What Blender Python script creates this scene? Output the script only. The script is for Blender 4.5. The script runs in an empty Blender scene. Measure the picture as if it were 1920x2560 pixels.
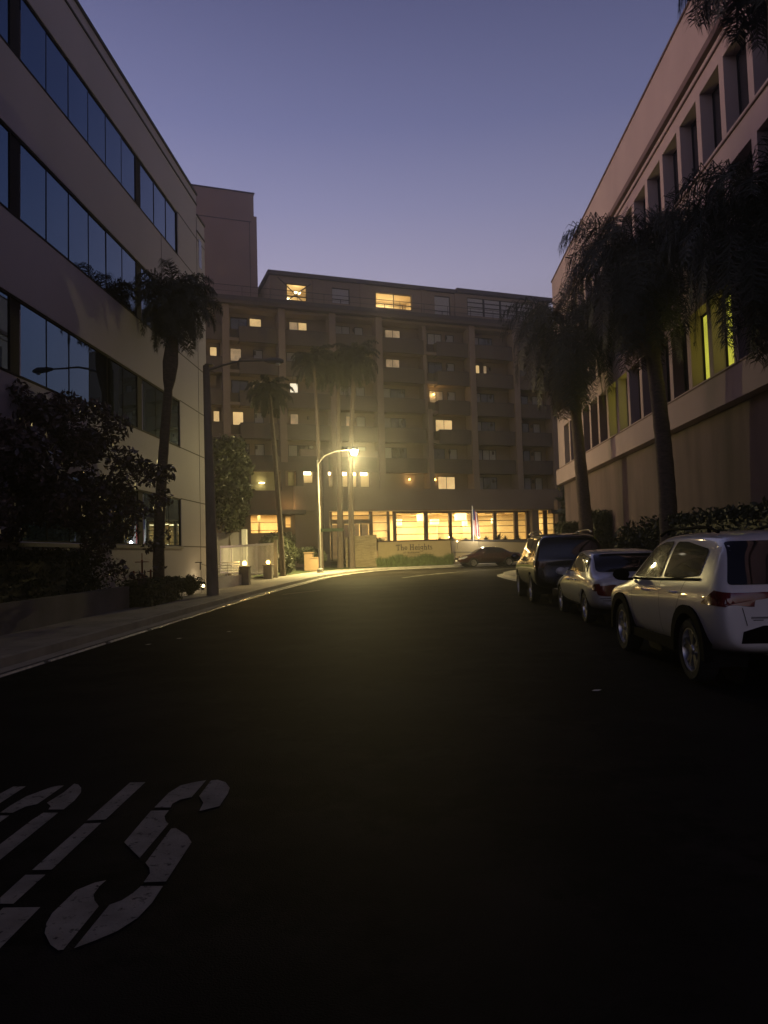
import bpy, bmesh, math, random
import numpy as np
from mathutils import Vector, Matrix
from mathutils.bvhtree import BVHTree
from mathutils.geometry import delaunay_2d_cdt
random.seed(7); rng=np.random.default_rng(11)
SC=bpy.context.scene; COL=SC.collection; PI=math.pi
# ------------------------------------------------------------------ camera
def cam_axes(yaw,pitch,roll):
    f=Vector((-math.sin(yaw)*math.cos(pitch),math.cos(yaw)*math.cos(pitch),math.sin(pitch)))
    r=Vector((math.cos(yaw),math.sin(yaw),0)); u=r.cross(f)
    c,s=math.cos(roll),math.sin(roll)
    return c*r-s*u, s*r+c*u, f
r_,u_,f_=cam_axes(0.0451,0.0558,0.02744)
cd=bpy.data.cameras.new('camera'); cam=bpy.data.objects.new('camera',cd); COL.objects.link(cam)
m=Matrix((r_,u_,-f_)).transposed().to_4x4(); m.translation=Vector((0,0,1.6)); cam.matrix_world=m
cd.sensor_fit='HORIZONTAL'; cd.sensor_width=36; cd.lens=1850/1920*36; cd.clip_end=3000; cd.clip_start=.05
SC.camera=cam
# ------------------------------------------------------------------ view
SC.view_settings.view_transform='Standard'; SC.view_settings.look='None'
SC.view_settings.exposure=0.0; SC.view_settings.gamma=1
# ------------------------------------------------------------------ world: clear dusk sky
W=bpy.data.worlds.new('World'); SC.world=W; W.use_nodes=True
nt=W.node_tree; N=nt.nodes; L=nt.links; N.clear()
out=N.new('ShaderNodeOutputWorld'); bg=N.new('ShaderNodeBackground'); L.new(bg.outputs[0],out.inputs[0])
tc=N.new('ShaderNodeTexCoord')
sep=N.new('ShaderNodeSeparateXYZ'); L.new(tc.outputs['Generated'],sep.inputs[0])
rp=N.new('ShaderNodeValToRGB'); L.new(sep.outputs[2],rp.inputs[0])
stops=[(0,(.46,.34,.32)),(.2,(.49,.43,.50)),(.35,(.41,.385,.555)),(.43,(.285,.285,.475)),(.51,(.182,.194,.375)),(.62,(.108,.117,.25)),(.72,(.036,.038,.09)),(1,(.010,.012,.034))]
e=rp.color_ramp.elements
e[0].position=0; e[0].color=(*stops[0][1],1); e[1].position=1; e[1].color=(*stops[-1][1],1)
for p,c in stops[1:-1]: q=e.new(p); q.color=(*c,1)
def dotn(v):
    n=N.new('ShaderNodeVectorMath'); n.operation='DOT_PRODUCT'; L.new(tc.outputs['Generated'],n.inputs[0]); n.inputs[1].default_value=v; return n.outputs['Value']
def mth(op,a,b=None,c=None):
    n=N.new('ShaderNodeMath'); n.operation=op
    for i,x in enumerate((a,b,c)):
        if x is None: continue
        if isinstance(x,(int,float)): n.inputs[i].default_value=x
        else: L.new(x,n.inputs[i])
    return n.outputs[0]
az=mth('MULTIPLY_ADD',dotn((-.99,.12,0)),.46,.82)
mul=N.new('ShaderNodeVectorMath'); mul.operation='SCALE'; L.new(rp.outputs[0],mul.inputs[0]); L.new(az,mul.inputs['Scale'])
G=Vector((-.93,.33,.14)).normalized()
gl=mth('POWER',mth('MAXIMUM',dotn(G),0),26.0)
gc=N.new('ShaderNodeVectorMath'); gc.operation='SCALE'; gc.inputs[0].default_value=(4.8,2.45,1.75); L.new(gl,gc.inputs['Scale'])
add=N.new('ShaderNodeVectorMath'); add.operation='ADD'; L.new(mul.outputs[0],add.inputs[0]); L.new(gc.outputs[0],add.inputs[1])
sky=N.new('ShaderNodeTexSky'); sky.sky_type='NISHITA'; sky.sun_disc=False; sky.sun_elevation=math.radians(-4); sky.sun_rotation=math.radians(-70)
sk=N.new('ShaderNodeVectorMath'); sk.operation='SCALE'; sk.inputs['Scale'].default_value=.05; L.new(sky.outputs[0],sk.inputs[0])
add2=N.new('ShaderNodeVectorMath'); add2.operation='ADD'; L.new(add.outputs[0],add2.inputs[0]); L.new(sk.outputs[0],add2.inputs[1])
L.new(add2.outputs[0],bg.inputs[0]); bg.inputs[1].default_value=1.0
sl=bpy.data.lights.new('sun','SUN'); sl.energy=.04; sl.angle=math.radians(15); sl.color=(1,.72,.55)
so=bpy.data.objects.new('sun',sl); COL.objects.link(so); so.rotation_euler=Vector(G).to_track_quat('Z','Y').to_euler()
# ------------------------------------------------------------------ materials
def mat(name,col,rough=.8,var=.15,scale=3.0,bump=0.0,metal=0.0,ior=1.5,coat=0.0,emit=None,es=1.0,detail=8,stretch=(1,1,1),spec=.5,bs=None):
    m=bpy.data.materials.new(name); m.use_nodes=True; n=m.node_tree.nodes; l=m.node_tree.links
    b=n['Principled BSDF']; b.inputs['Roughness'].default_value=rough; b.inputs['Metallic'].default_value=metal
    b.inputs['IOR'].default_value=ior; b.inputs['Coat Weight'].default_value=coat; b.inputs['Coat Roughness'].default_value=.03
    b.inputs['Specular IOR Level'].default_value=spec
    c=n.new('ShaderNodeTexCoord'); mp=n.new('ShaderNodeMapping'); mp.inputs['Scale'].default_value=stretch; l.new(c.outputs['Object'],mp.inputs[0])
    t=n.new('ShaderNodeTexNoise'); t.inputs['Scale'].default_value=scale; t.inputs['Detail'].default_value=detail; l.new(mp.outputs[0],t.inputs['Vector'])
    r=n.new('ShaderNodeValToRGB'); l.new(t.outputs['Fac'],r.inputs[0])
    r.color_ramp.elements[0].position=.3; r.color_ramp.elements[1].position=.7
    r.color_ramp.elements[0].color=(*[x*(1-var) for x in col],1); r.color_ramp.elements[1].color=(*[min(1,x*(1+var)) for x in col],1)
    l.new(r.outputs[0],b.inputs['Base Color'])
    if bump:
        bn=n.new('ShaderNodeBump'); bn.inputs['Strength'].default_value=bump; bn.inputs['Distance'].default_value=.02
        t2=n.new('ShaderNodeTexNoise'); t2.inputs['Scale'].default_value=bs or scale*12; t2.inputs['Detail'].default_value=6; l.new(mp.outputs[0],t2.inputs['Vector'])
        l.new(t2.outputs['Fac'],bn.inputs['Height']); l.new(bn.outputs[0],b.inputs['Normal'])
    if emit:
        b.inputs['Emission Strength'].default_value=es
        re=n.new('ShaderNodeValToRGB'); l.new(t.outputs['Fac'],re.inputs[0])
        re.color_ramp.elements[0].position=.25; re.color_ramp.elements[1].position=.75
        re.color_ramp.elements[0].color=(*[x*(1-var) for x in emit],1); re.color_ramp.elements[1].color=(*[x*(1+var) for x in emit],1)
        l.new(re.outputs[0],b.inputs['Emission Color'])
    return m
M={}
M['asphalt']=mat('asphalt',(.020,.0175,.0155),.66,.45,.8,.4,ior=1.065,spec=.5,bs=110)
M['earth']=mat('earth',(.03,.026,.02),.95,.3,1,.4)
M['concrete']=mat('pavement concrete',(.26,.24,.22),.85,.2,1.1,.3)
M['kerb']=mat('kerb concrete',(.30,.28,.25),.75,.2,2,.3)
M['wet']=mat('wet gutter',(.05,.048,.045),.10,.3,6,.25)
M['lip']=mat('smooth wet concrete lip',(.5,.48,.42),.16,.3,9,.1,spec=.9)  # pale glossy tone for the added kerb highlights
M['paint']=mat('worn road paint',(.29,.275,.235),.9,.22,5,.3,spec=.05)
M['whitewall']=mat('off white wall panels',(.40,.385,.435),.7,.05,.5,.05,stretch=(1,1,.3))
M['joint']=mat('dark joint',(.03,.027,.03),.8,.1)
M['mullion']=mat('dark bronze metal',(.014,.011,.012),.8,.1,spec=.2)
M['mirror']=mat('blue reflective glazing',(.055,.115,.20),.012,.03,.6,metal=1.0)
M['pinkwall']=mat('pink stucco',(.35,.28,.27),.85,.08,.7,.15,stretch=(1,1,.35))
M['pinkbase']=mat('stained pink base wall',(.115,.083,.076),.88,.28,.8,.2,stretch=(1.6,1.6,.35))  # tone lowered to carry the shade at the foot of the wall
M['pinkdark']=mat('dark brown cornice',(.10,.06,.055),.8,.1)
M['tan']=mat('tan stucco',(.225,.165,.12),.9,.09,.6,.1)
M['tan2']=mat('brown stucco parapet',(.095,.068,.052),.9,.08,.6,.1)
M['tower']=mat('rose brown stucco',(.30,.205,.17),.9,.06,.4,.05)
M['roofdark']=mat('dark roof trim',(.06,.045,.045),.7,.1)
M['inner']=mat('cream room wall',(.62,.52,.36),.8,.12,.7)
M['ceil']=mat('cream ceiling',(.7,.62,.48),.8,.04)
M['frame_brown']=mat('dark brown window frame',(.07,.03,.018),.5,.1)
M['glassdark']=mat('unlit window glass',(.02,.02,.024),.05,.2,ior=1.7)
M['curtain']=mat('pale curtain behind glass',(.36,.34,.33),.35,.15,9,stretch=(6,1,.3))
M['lit']=mat('lit window glass',(.3,.2,.1),.3,.22,1.1,emit=(1.0,.66,.27),es=.72)
M['litdim']=mat('dim lit window glass',(.3,.2,.1),.3,.35,1.3,emit=(1.0,.68,.36),es=.26)
M['litwhite']=mat('white lit window glass',(.3,.25,.2),.3,.2,2,emit=(1.0,.86,.62),es=1.1)
M['litgreen']=mat('green yellow lit blind',(.2,.2,.05),.4,.2,1.2,emit=(.42,.40,.045),es=1.25)
M['glow']=mat('lamp glow',(.8,.8,.7),.4,.02,emit=(1.0,.80,.42),es=9)
M['amber']=mat('amber glow',(.8,.6,.3),.4,.02,emit=(1.0,.62,.14),es=14)
M['street']=mat('street lamp lens',(.8,.8,.7),.4,.02,emit=(1.0,.88,.55),es=160)
M['steel']=mat('grey painted steel',(.20,.19,.17),.55,.15,3,.1)
M['polecon']=mat('weathered concrete pole',(.23,.20,.175),.85,.25,3,.3,stretch=(1,1,.3))
M['whitemetal']=mat('white painted metal',(.78,.76,.72),.5,.08,2)
M['stone']=None
M['signwall']=mat('olive tan sign wall',(.44,.35,.20),.85,.08,1,.1)
M['letters']=mat('dark bronze letters',(.035,.02,.012),.6,.1)
M['palmtrunk']=mat('palm trunk bark',(.10,.075,.06),.95,.35,7,.5,stretch=(1,1,3))
M['palmfar']=mat('far palm leaflets',(.022,.026,.014),.8,.35,4,spec=.2)
M['palmleaf']=mat('palm leaflets',(.024,.029,.016),.7,.35,4)
M['palmdry']=mat('dry palm thatch',(.11,.08,.045),.9,.3,4)
M['bark']=mat('tree bark',(.06,.045,.035),.95,.3,6,.5)
M['leaf']=mat('broad dark leaves',(.045,.052,.03),.38,.4,3)
M['leafred']=mat('purple dark leaves',(.06,.042,.042),.36,.4,3)
M['hedge']=mat('hedge leaves',(.05,.06,.028),.6,.4,3)
M['grass']=mat('tall grass blades',(.10,.13,.045),.7,.35,5)
M['lawn']=mat('dark lawn',(.045,.06,.022),.9,.4,8,.6)
M['red']=mat('dark red painted iron',(.16,.018,.016),.45,.2,8)
M['peach']=mat('peach stucco',(.33,.22,.135),.85,.08)
M['flagred']=mat('flag red cloth',(.50,.045,.04),.8,.1)
M['flagwhite']=mat('flag white cloth',(.75,.72,.68),.8,.1)
M['flagblue']=mat('flag blue cloth',(.03,.05,.2),.8,.1)
M['white_paint']=mat('white car paint',(.74,.72,.71),.28,.02,coat=1.0)
M['silver_paint']=mat('off white car paint',(.66,.65,.62),.25,.02,coat=1.0)
M['black_paint']=mat('black car paint',(.012,.010,.009),.2,.05,coat=1.0)
M['maroon_paint']=mat('dark maroon car paint',(.035,.010,.008),.25,.05,coat=1.0)
M['pale_paint']=mat('pale silver car paint',(.55,.54,.50),.28,.02,coat=1.0)
M['carglass']=mat('tinted car glass',(.010,.010,.012),.03,.1,ior=1.65)
M['rubber']=mat('tyre rubber',(.012,.012,.012),.85,.2,20,.2)
M['alloy']=mat('alloy rim',(.55,.55,.56),.28,.1,metal=.9)
M['black_plastic']=mat('black plastic cladding',(.006,.0055,.0055),.85,.2,20,spec=.06)
M['well']=mat('wheel well',(.006,.006,.006),.95,.1)
M['chrome']=mat('chrome trim',(.7,.7,.7),.12,.02,metal=1)
M['tail']=mat('red tail lamp lens',(.15,.006,.008),.10,.2,ior=1.6,coat=.6)
M['taildark']=mat('smoked tail lamp lens',(.05,.006,.008),.1,.2,coat=.6)
M['headl']=mat('clear headlamp lens',(.65,.66,.66),.06,.2,metal=.6)
M['plate']=mat('number plate',(.7,.7,.68),.4,.05)
def wear(m,scale,thr,col):
    n=m.node_tree.nodes; l=m.node_tree.links; b=n['Principled BSDF']; src=b.inputs['Base Color'].links[0].from_socket
    c=n.new('ShaderNodeTexCoord'); t=n.new('ShaderNodeTexNoise'); t.inputs['Scale'].default_value=scale; t.inputs['Detail'].default_value=12; t.inputs['Roughness'].default_value=.75; l.new(c.outputs['Object'],t.inputs['Vector'])
    r=n.new('ShaderNodeValToRGB'); r.color_ramp.elements[0].position=thr; r.color_ramp.elements[1].position=thr+.07; l.new(t.outputs['Fac'],r.inputs[0])
    x=n.new('ShaderNodeMix'); x.data_type='RGBA'; l.new(r.outputs[0],x.inputs['Factor']); x.inputs['A'].default_value=(*col,1); l.new(src,x.inputs['B']); l.new(x.outputs['Result'],b.inputs['Base Color'])
wear(M['paint'],16,.37,(.05,.045,.04))
wear(M['asphalt'],.45,.44,(.012,.0105,.0095))
wear(M['concrete'],2.2,.36,(.14,.125,.11))
def stone_mat():
    m=mat('stacked ledger stone',(.30,.24,.15),.9,.3,2.2,.4,stretch=(1,1,6)); return m
M['stone']=stone_mat()
# ------------------------------------------------------------------ mesh builder
class MB:
    def __init__(s): s.v=[]; s.f=[]; s.mi=[]; s.cur=0
    def add(s,vs,fs):
        b=len(s.v); s.v+= [tuple(x) for x in vs]; s.f+=[tuple(i+b for i in f) for f in fs]; s.mi+=[s.cur]*len(fs); return s
    def box(s,x0,x1,y0,y1,z0,z1,T=None):
        if x0>x1:x0,x1=x1,x0
        if y0>y1:y0,y1=y1,y0
        if z0>z1:z0,z1=z1,z0
        v=[(x0,y0,z0),(x1,y0,z0),(x1,y1,z0),(x0,y1,z0),(x0,y0,z1),(x1,y0,z1),(x1,y1,z1),(x0,y1,z1)]
        if T: v=[T@Vector(p) for p in v]
        return s.add(v,[(0,3,2,1),(4,5,6,7),(0,1,5,4),(1,2,6,5),(2,3,7,6),(3,0,4,7)])
    def quad(s,*p): return s.add(p,[tuple(range(len(p)))])
    def tube(s,pts,rad,n=8,cap=True):
        pts=[Vector(p) for p in pts]
        if not hasattr(rad,'__len__'): rad=[rad]*len(pts)
        vs=[];fs=[]; ref=None
        for i,p in enumerate(pts):
            t=(pts[min(i+1,len(pts)-1)]-pts[max(i-1,0)]).normalized()
            if ref is None: ref=Vector((0,0,1)) if abs(t.z)<.9 else Vector((1,0,0))
            a=(ref-t*ref.dot(t)).normalized(); ref=a; b=t.cross(a)
            for k in range(n):
                w=2*PI*k/n; vs.append(p+(a*math.cos(w)+b*math.sin(w))*rad[i])
        for i in range(len(pts)-1):
            for k in range(n):
                k2=(k+1)%n; fs.append((i*n+k,i*n+k2,(i+1)*n+k2,(i+1)*n+k))
        if cap: fs.append(tuple(range(n))[::-1]); fs.append(tuple((len(pts)-1)*n+k for k in range(n)))
        return s.add(vs,fs)
    def lathe(s,prof,axis_o,axis='z',n=24):
        o=Vector(axis_o); vs=[];fs=[]
        for (r,h) in prof:
            for k in range(n):
                w=2*PI*k/n; c,d=r*math.cos(w),r*math.sin(w)
                vs.append(o+(Vector((c,d,h)) if axis=='z' else Vector((h,c,d))))
        for i in range(len(prof)-1):
            for k in range(n):
                k2=(k+1)%n; fs.append((i*n+k,i*n+k2,(i+1)*n+k2,(i+1)*n+k))
        return s.add(vs,fs)
    def sphere(s,c,r,n=14,sz=1.0):
        prof=[(max(.0005,r*math.sin(PI*i/(n//2+2))),-r*sz*math.cos(PI*i/(n//2+2))) for i in range(n//2+3)]
        return s.lathe(prof,c,'z',n)
    def ext(s,poly,z0,z1):
        n=len(poly); vs=[(*p,z0) for p in poly]+[(*p,z1) for p in poly]
        return s.add(vs,[tuple(range(n))[::-1],tuple(range(n,2*n))]+[(i,(i+1)%n,n+(i+1)%n,n+i) for i in range(n)])
    def build(s,name,mats,parent=None,smooth=False,loc=None,rotz=0):
        me=bpy.data.meshes.new(name); me.from_pydata(s.v,[],s.f)
        if not isinstance(mats,(list,tuple)): mats=[mats]
        for q in mats: me.materials.append(q)
        if len(mats)>1: me.polygons.foreach_set('material_index',s.mi)
        if smooth: me.polygons.foreach_set('use_smooth',[True]*len(me.polygons)); 
        me.update()
        if smooth: me.set_sharp_from_angle(angle=math.radians(40))
        o=bpy.data.objects.new(name,me); COL.objects.link(o)
        if parent: o.parent=parent
        if loc is not None: o.location=loc
        if rotz: o.rotation_euler=(0,0,rotz)
        return o
def tag(o,label=None,cat=None,group=None,kind=None):
    for k,v in (('label',label),('category',cat),('group',group),('kind',kind)):
        if v: o[k]=v
    return o
def thing(name,label,cat,loc=(0,0,0),rotz=0,group=None):
    o=bpy.data.objects.new(name,None); COL.objects.link(o); o.empty_display_size=.2
    o.location=loc; o.rotation_euler=(0,0,rotz); return tag(o,label,cat,group)
def copy_tree(o,parent=None):
    c=o.copy(); COL.objects.link(c)
    if parent: c.parent=parent
    for ch in list(o.children): copy_tree(ch,c)
    return c
def light(name,kind,loc,energy,color,parent=None,**k):
    l=bpy.data.lights.new(name,kind); l.energy=energy; l.color=color
    for a,b in k.items():
        if a!='rot': setattr(l,a,b)
    o=bpy.data.objects.new(name,l); COL.objects.link(o); o.location=loc
    if 'rot' in k: o.rotation_euler=k['rot']
    if parent: o.parent=parent
    return o
def g(y): return min(max(0,(y-5))*.009,.52)
# ------------------------------------------------------------------ ground
def strip(A,B,top,thick=0.0,sub=1.5):
    """sheet between two polylines with equal point counts, following the grade"""
    def dens(P):
        o=[]
        for (a,b) in zip(P[:-1],P[1:]):
            for k in range(4): t=k/4; o.append((a[0]+(b[0]-a[0])*t,a[1]+(b[1]-a[1])*t))
        return o+[P[-1]]
    A=dens(A);B=dens(B); mb=MB(); n=len(A)
    vs=[(x,y,g(y)+top) for x,y in A]+[(x,y,g(y)+top) for x,y in B]; fs=[(i,n+i,n+i+1,i+1) for i in range(n-1)]
    mb.add(vs,fs)
    if thick:
        for P in (A,B):
            vs=[(x,y,g(y)+top) for x,y in P]+[(x,y,g(y)+top-thick) for x,y in P]
            mb.add(vs,[(i,i+1,n+i+1,n+i) for i in range(n-1)])
    return mb
ys=[-400,-100,-20,5,15,25,35,45,62.8,100,400,900]; xs=[-600,-100,-30,0,30,100,600]
mb=MB(); mb.add([(x,y,g(y)-.012) for y in ys for x in xs],[(j*7+i,j*7+i+1,(j+1)*7+i+1,(j+1)*7+i) for j in range(len(ys)-1) for i in range(6)])
tag(mb.build('ground',M['earth']),kind='structure')
curbL=[(-6.25,-30),(-6.25,5),(-6.25,22),(-6.15,28),(-5.95,33),(-5.7,38),(-5.4,42),(-4.6,46.5),(-3.4,50.2),(-2.2,52.0),(0,53.3),(2.6,54.6),(8,58.4),(20,65),(60,85)]
curbR=[(5.1,-30),(5.1,5),(5.1,22),(5.1,27),(4.9,30),(4.45,32.5),(4.3,35),(4.25,37.3),(4.4,39),(5.0,41),(6.0,42.6),(7.6,44.2),(13,48.5),(25,56),(64,76)]
tag(strip(curbL,curbR,0).build('road',M['asphalt']),kind='structure')
# gutter pans (wet smooth concrete) and kerbs
def off(P,d):
    o=[]
    for i,p in enumerate(P):
        a=Vector(P[max(i-1,0)]);b=Vector(P[min(i+1,len(P)-1)]); t=(b-a).normalized(); nrm=Vector((t.y,-t.x))
        o.append((p[0]+nrm.x*d,p[1]+nrm.y*d))
    return o
tag(strip(off(curbL,.02),off(curbL,.42),.004).build('gutter',M['kerb']),kind='structure')
tag(strip(off(curbL[:9],.30),off(curbL[:9],.52),.010).build('wet_gutter_water',M['wet']),kind='structure')
tag(strip(off(curbR,-.35),off(curbR,-.02),.004).build('gutter_right',M['kerb']),kind='structure')
tag(strip(off(curbL,-.15),curbL,.14,.16).build('kerb',M['kerb']),kind='structure')
tag(strip(curbR,off(curbR,.15),.14,.16).build('kerb_right',M['kerb']),kind='structure')
swL=[(-8.1,-30),(-8.1,5),(-8.1,22),(-8.1,28),(-8.1,33),(-8.0,38),(-7.8,42),(-7.0,47.5),(-5.6,51.8),(-4,53.6),(-1.0,54.9),(2.0,56.2),(7.2,59.8),(19,66.4),(59,86)]
tag(strip(swL,off(curbL,-.15),.135,.1).build('sidewalk',M['concrete']),kind='structure')
swR=[(7.2,-30),(7.2,5),(7.2,22),(7.2,27),(7.2,30),(7.2,32.5),(7.2,35),(7.2,36.3),(7.3,37),(7.6,38),(8.2,39.3),(9.2,41),(14,45),(26,52.6),(65,72)]
tag(strip(off(curbR,.15),swR,.135,.1).build('sidewalk_right',M['concrete']),kind='structure')
def glint_tube(P,z,r,name):  # raised tubes shaped to catch a lamp highlight along gutter and kerb
    mb=MB(); R=random.Random(5)
    for (a,b) in zip(P[:-1],P[1:]):
        n=max(1,int(math.hypot(b[0]-a[0],b[1]-a[1])/2.0))
        for k in range(n):
            t0=(k+R.uniform(0,.06))/n; t1=(k+1-R.uniform(0,.10))/n
            p=[(a[0]+(b[0]-a[0])*t,a[1]+(b[1]-a[1])*t) for t in (t0,t1)]
            mb.tube([(x,y,g(y)+z) for x,y in p],r,8)
    tag(mb.build(name,M['lip'],None,True),kind='structure')
glint_tube(off(curbL[1:9],.46),.004,.030,'gutter_lip'); glint_tube(off(curbL[2:6],-.012),.128,.014,'kerb_nosing')
# pavement joints cut as thin dark lines
mb=MB()
for k in range(24):
    y=6+k*1.55
    if y>43: break
    mb.add([(-8.08,y,g(y)+.139),(-6.42,y,g(y)+.139),(-6.42,y+.02,g(y)+.139),(-8.08,y+.02,g(y)+.139)],[(0,1,2,3)])
tag(mb.build('pavement_joint_lines',M['joint']),kind='structure')
# driveway apron and forecourt
mb=MB(); mb.add([(-8.1,32.6,g(32)+.131),(-8.0,38.2,g(38)+.131),(-14,46,g(46)+.1),(-14,36,g(36)+.1)],[(0,1,2,3)])
tag(mb.build('driveway',M['concrete']),kind='structure')
mb=MB(); mb.add([(-10,43,.45),(-7.85,42.2,.47),(-7.0,47.6,.50),(-5.6,51.9,.54),(-4,53.7,.55),(-3.0,56.5,.60),(-10,60,.66)],[(0,1,2,3,4,5,6)])
tag(mb.build('lawn',M['lawn']),kind='structure')
# road lines
def line(P,w,name='road_line'):
    tag(strip(off(P,-w/2),off(P,w/2),.005).build(name,M['paint']),kind='structure')
line([(-.9,38.4),(.26,41.3),(2.2,44.6),(4.3,47.0),(6.4,49.2),(11,52.6)],.11)
line([(-5.0,26.9),(-4.5,28.0),(-3.9,29.0)],.09)
MARK= [[[-1.539, 5.352], [-1.495, 5.37], [-1.424, 5.31], [-1.357, 5.178], [-1.339, 5.055], [-1.329, 4.806], [-1.435, 4.717], [-1.454, 4.875], [-1.523, 5.011]], [[-1.751, 4.796], [-1.757, 5.088], [-1.726, 5.248], [-1.662, 5.312], [-1.576, 5.362], [-1.568, 4.989], [-1.629, 4.948], [-1.656, 4.866], [-1.644, 4.792]], [[-1.751, 4.736], [-1.637, 4.739], [-1.628, 4.633], [-1.597, 4.56], [-1.558, 4.502], [-1.544, 4.003], [-1.717, 4.22]], [[-1.515, 4.424], [-1.49, 4.432], [-1.382, 4.311], [-1.326, 4.21], [-1.3, 3.713], [-1.411, 3.704], [-1.416, 3.806], [-1.445, 3.877], [-1.488, 3.937]], [[-1.408, 3.663], [-1.298, 3.661], [-1.289, 3.487], [-1.302, 3.344], [-1.349, 3.227], [-1.412, 3.151], [-1.472, 3.091], [-1.484, 3.47], [-1.444, 3.514], [-1.418, 3.591]], [[-1.61, 3.732], [-1.616, 3.666], [-1.606, 3.576], [-1.575, 3.516], [-1.528, 3.457], [-1.512, 3.081], [-1.531, 3.076], [-1.585, 3.119], [-1.66, 3.215], [-1.697, 3.303], [-1.717, 3.395], [-1.714, 3.622], [-1.659, 3.704]], [[-2.123, 5.331], [-2.011, 5.334], [-1.982, 4.586], [-2.094, 4.575]], [[-2.086, 4.523], [-1.984, 4.529], [-1.956, 3.861], [-2.059, 3.858]], [[-2.064, 3.802], [-1.958, 3.802], [-1.95, 3.487], [-2.015, 3.488], [-2.05, 3.548]], [[-1.977, 3.449], [-1.802, 3.452], [-1.787, 3.093], [-1.79, 2.956], [-1.952, 2.993]], [[-2.735, 4.732], [-2.651, 4.729], [-2.627, 4.845], [-2.573, 4.891], [-2.583, 5.281], [-2.625, 5.279], [-2.662, 5.244], [-2.736, 5.047], [-2.743, 4.873]], [[-2.52, 4.914], [-2.51, 5.132], [-2.529, 5.322], [-2.489, 5.302], [-2.433, 5.226], [-2.387, 5.127], [-2.351, 4.957], [-2.341, 4.78], [-2.443, 4.781], [-2.46, 4.847]], [[-2.446, 4.723], [-2.347, 4.719], [-2.302, 3.906], [-2.422, 4.015], [-2.452, 4.59]], [[-2.965, 4.98], [-2.951, 5.274], [-2.859, 5.274], [-2.838, 4.813]], [[-2.706, 4.459], [-2.704, 4.679], [-2.644, 4.677], [-2.625, 4.326]]]
mb=MB()
for P in MARK: mb.add([(x,y,.005) for x,y in P],[tuple(range(len(P)))])
tag(mb.build('road_lettering',M['paint']),kind='structure')
# ------------------------------------------------------------------ left office building
XL=-8.9
R4=(13.27,14.97);R3=(9.47,11.40);R2=(5.82,7.62);R1=(2.07,3.87); ROWS=[R1,R2,R3,R4]
LB=thing('office_building','white panelled office block with long bands of mirrored windows on the left of the street','office building',(XL,10,0))
def lb(y): return y-10
mb=MB()
edges=[(-.5,R1[0]),(R1[1],R2[0]),(R2[1],R3[0]),(R3[1],R4[0]),(R4[1],16.83)]
for a,b in edges: mb.box(-.35,0,lb(-14),lb(27.5),a,b)
mb.box(-.35,0,lb(27.5),lb(29.95),-.5,16.83); mb.box(-.35,0,lb(29.95),lb(31.1),-.5,15.98)
mb.box(-16,-.36,lb(-14),lb(-13.7),-.5,16.8); mb.box(-16,-.36,lb(29.6),lb(29.94),-.5,16.8); mb.box(-12,-.36,lb(30.8),lb(31.09),-.5,15.9)
mb.box(-16,-.36,lb(-13.7),lb(29.6),16.2,16.45)
mb.box(-19,-5.7,lb(31.12),lb(45.5),-.3,13.5)  # unseen rear wing added to block the low western sky glow
mb.build('wall',M['whitewall'],LB)
mb=MB(); mb.box(-.7,.05,lb(-14),lb(29.98),16.83,16.93); mb.box(-.02,.035,lb(-14),lb(29.97),16.40,16.46); mb.box(-.6,.04,lb(29.98),lb(31.13),15.98,16.06); mb.box(0,.03,lb(29.98),lb(31.1),15.3,15.36)
mb.build('coping',M['joint'],LB)
mb=MB()
for a,b in ROWS:
    for z in (a,b): mb.box(-.01,.006,lb(27.5),lb(31.09 if z<15 else 29.94),z-.02,z+.02)
mb.box(-.01,.006,lb(25.6),lb(25.62),R3[1],R4[0])
for y0 in (29.94,): mb.box(-.01,.006,lb(y0-.02),lb(y0+.02),0,15.9)
mb.build('panel_joint',M['joint'],LB)
mb=MB()
for (a,b) in ROWS:
    for y0 in (-6.65,.85,8.35,15.85,23.35): mb.box(-.34,-.06,lb(y0),lb(y0+.42),a,b)
    mb.box(-.3,.012,lb(-14),lb(27.5),a-.03,a+.02) if a>3 else None
    mb.box(-.3,-.02,lb(-14),lb(27.5),b-.06,b-.001) 
mb.build('window_pier',M['mullion'],LB)
mb=MB(); mb.box(-.3,.05,lb(-14),lb(27.6),R1[0]-.10,R1[0]); mb.build('sill',M['kerb'],LB)
mb=MB(); mb.box(-.30,-.26,lb(29.98),lb(30.0),0,0.01)
mb=MB(); mb.box(-.02,.008,lb(30.25),lb(30.62),13.9,15.1); mb.build('slot_window',M['glassdark'],LB)
for a,b in ROWS:
    for y0,y1 in ((-6.2,.85),(1.3,8.35),(8.8,15.85),(16.3,23.35),(23.8,27.5)):
        w=MB(); w.box(-.12,-.03,lb(y0),lb(y1),a+.02,a+.05); w.box(-.12,-.03,lb(y1-.04),lb(y1),a+.05,b-.06)
        n=int(round((y1-y0)/1.25))
        for k in range(1,n):
            yy=y0+(y1-y0)*k/n; w.box(-.056,-.042,lb(yy-.008),lb(yy+.008),a+.05,b-.06)
        wo=w.build('window',M['mullion'],LB)
        p=MB()
        for k in range(n):   # panes very slightly out of true, as real sheets are
            ya=y0+(y1-y0)*k/n; yb=y0+(y1-y0)*(k+1)/n; d1,d2,d3=[random.uniform(-.004,.004) for _ in range(3)]
            p.quad((-.055+d1,lb(ya),a+.04),(-.055+d2,lb(yb),a+.04),(-.055+d2+d3,lb(yb),b-.05),(-.055+d1+d3,lb(ya),b-.05))
        p.build('pane',M['mirror'],wo)
rl=MB()
for y in np.arange(-12,30,2.45): rl.tube([(-.6,lb(y),16.9),(-.6,lb(y),18.0)],.025,6)
rl.tube([(-.6,lb(-13),18.0),(-.6,lb(29.6),18.0)],.028,6)
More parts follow.
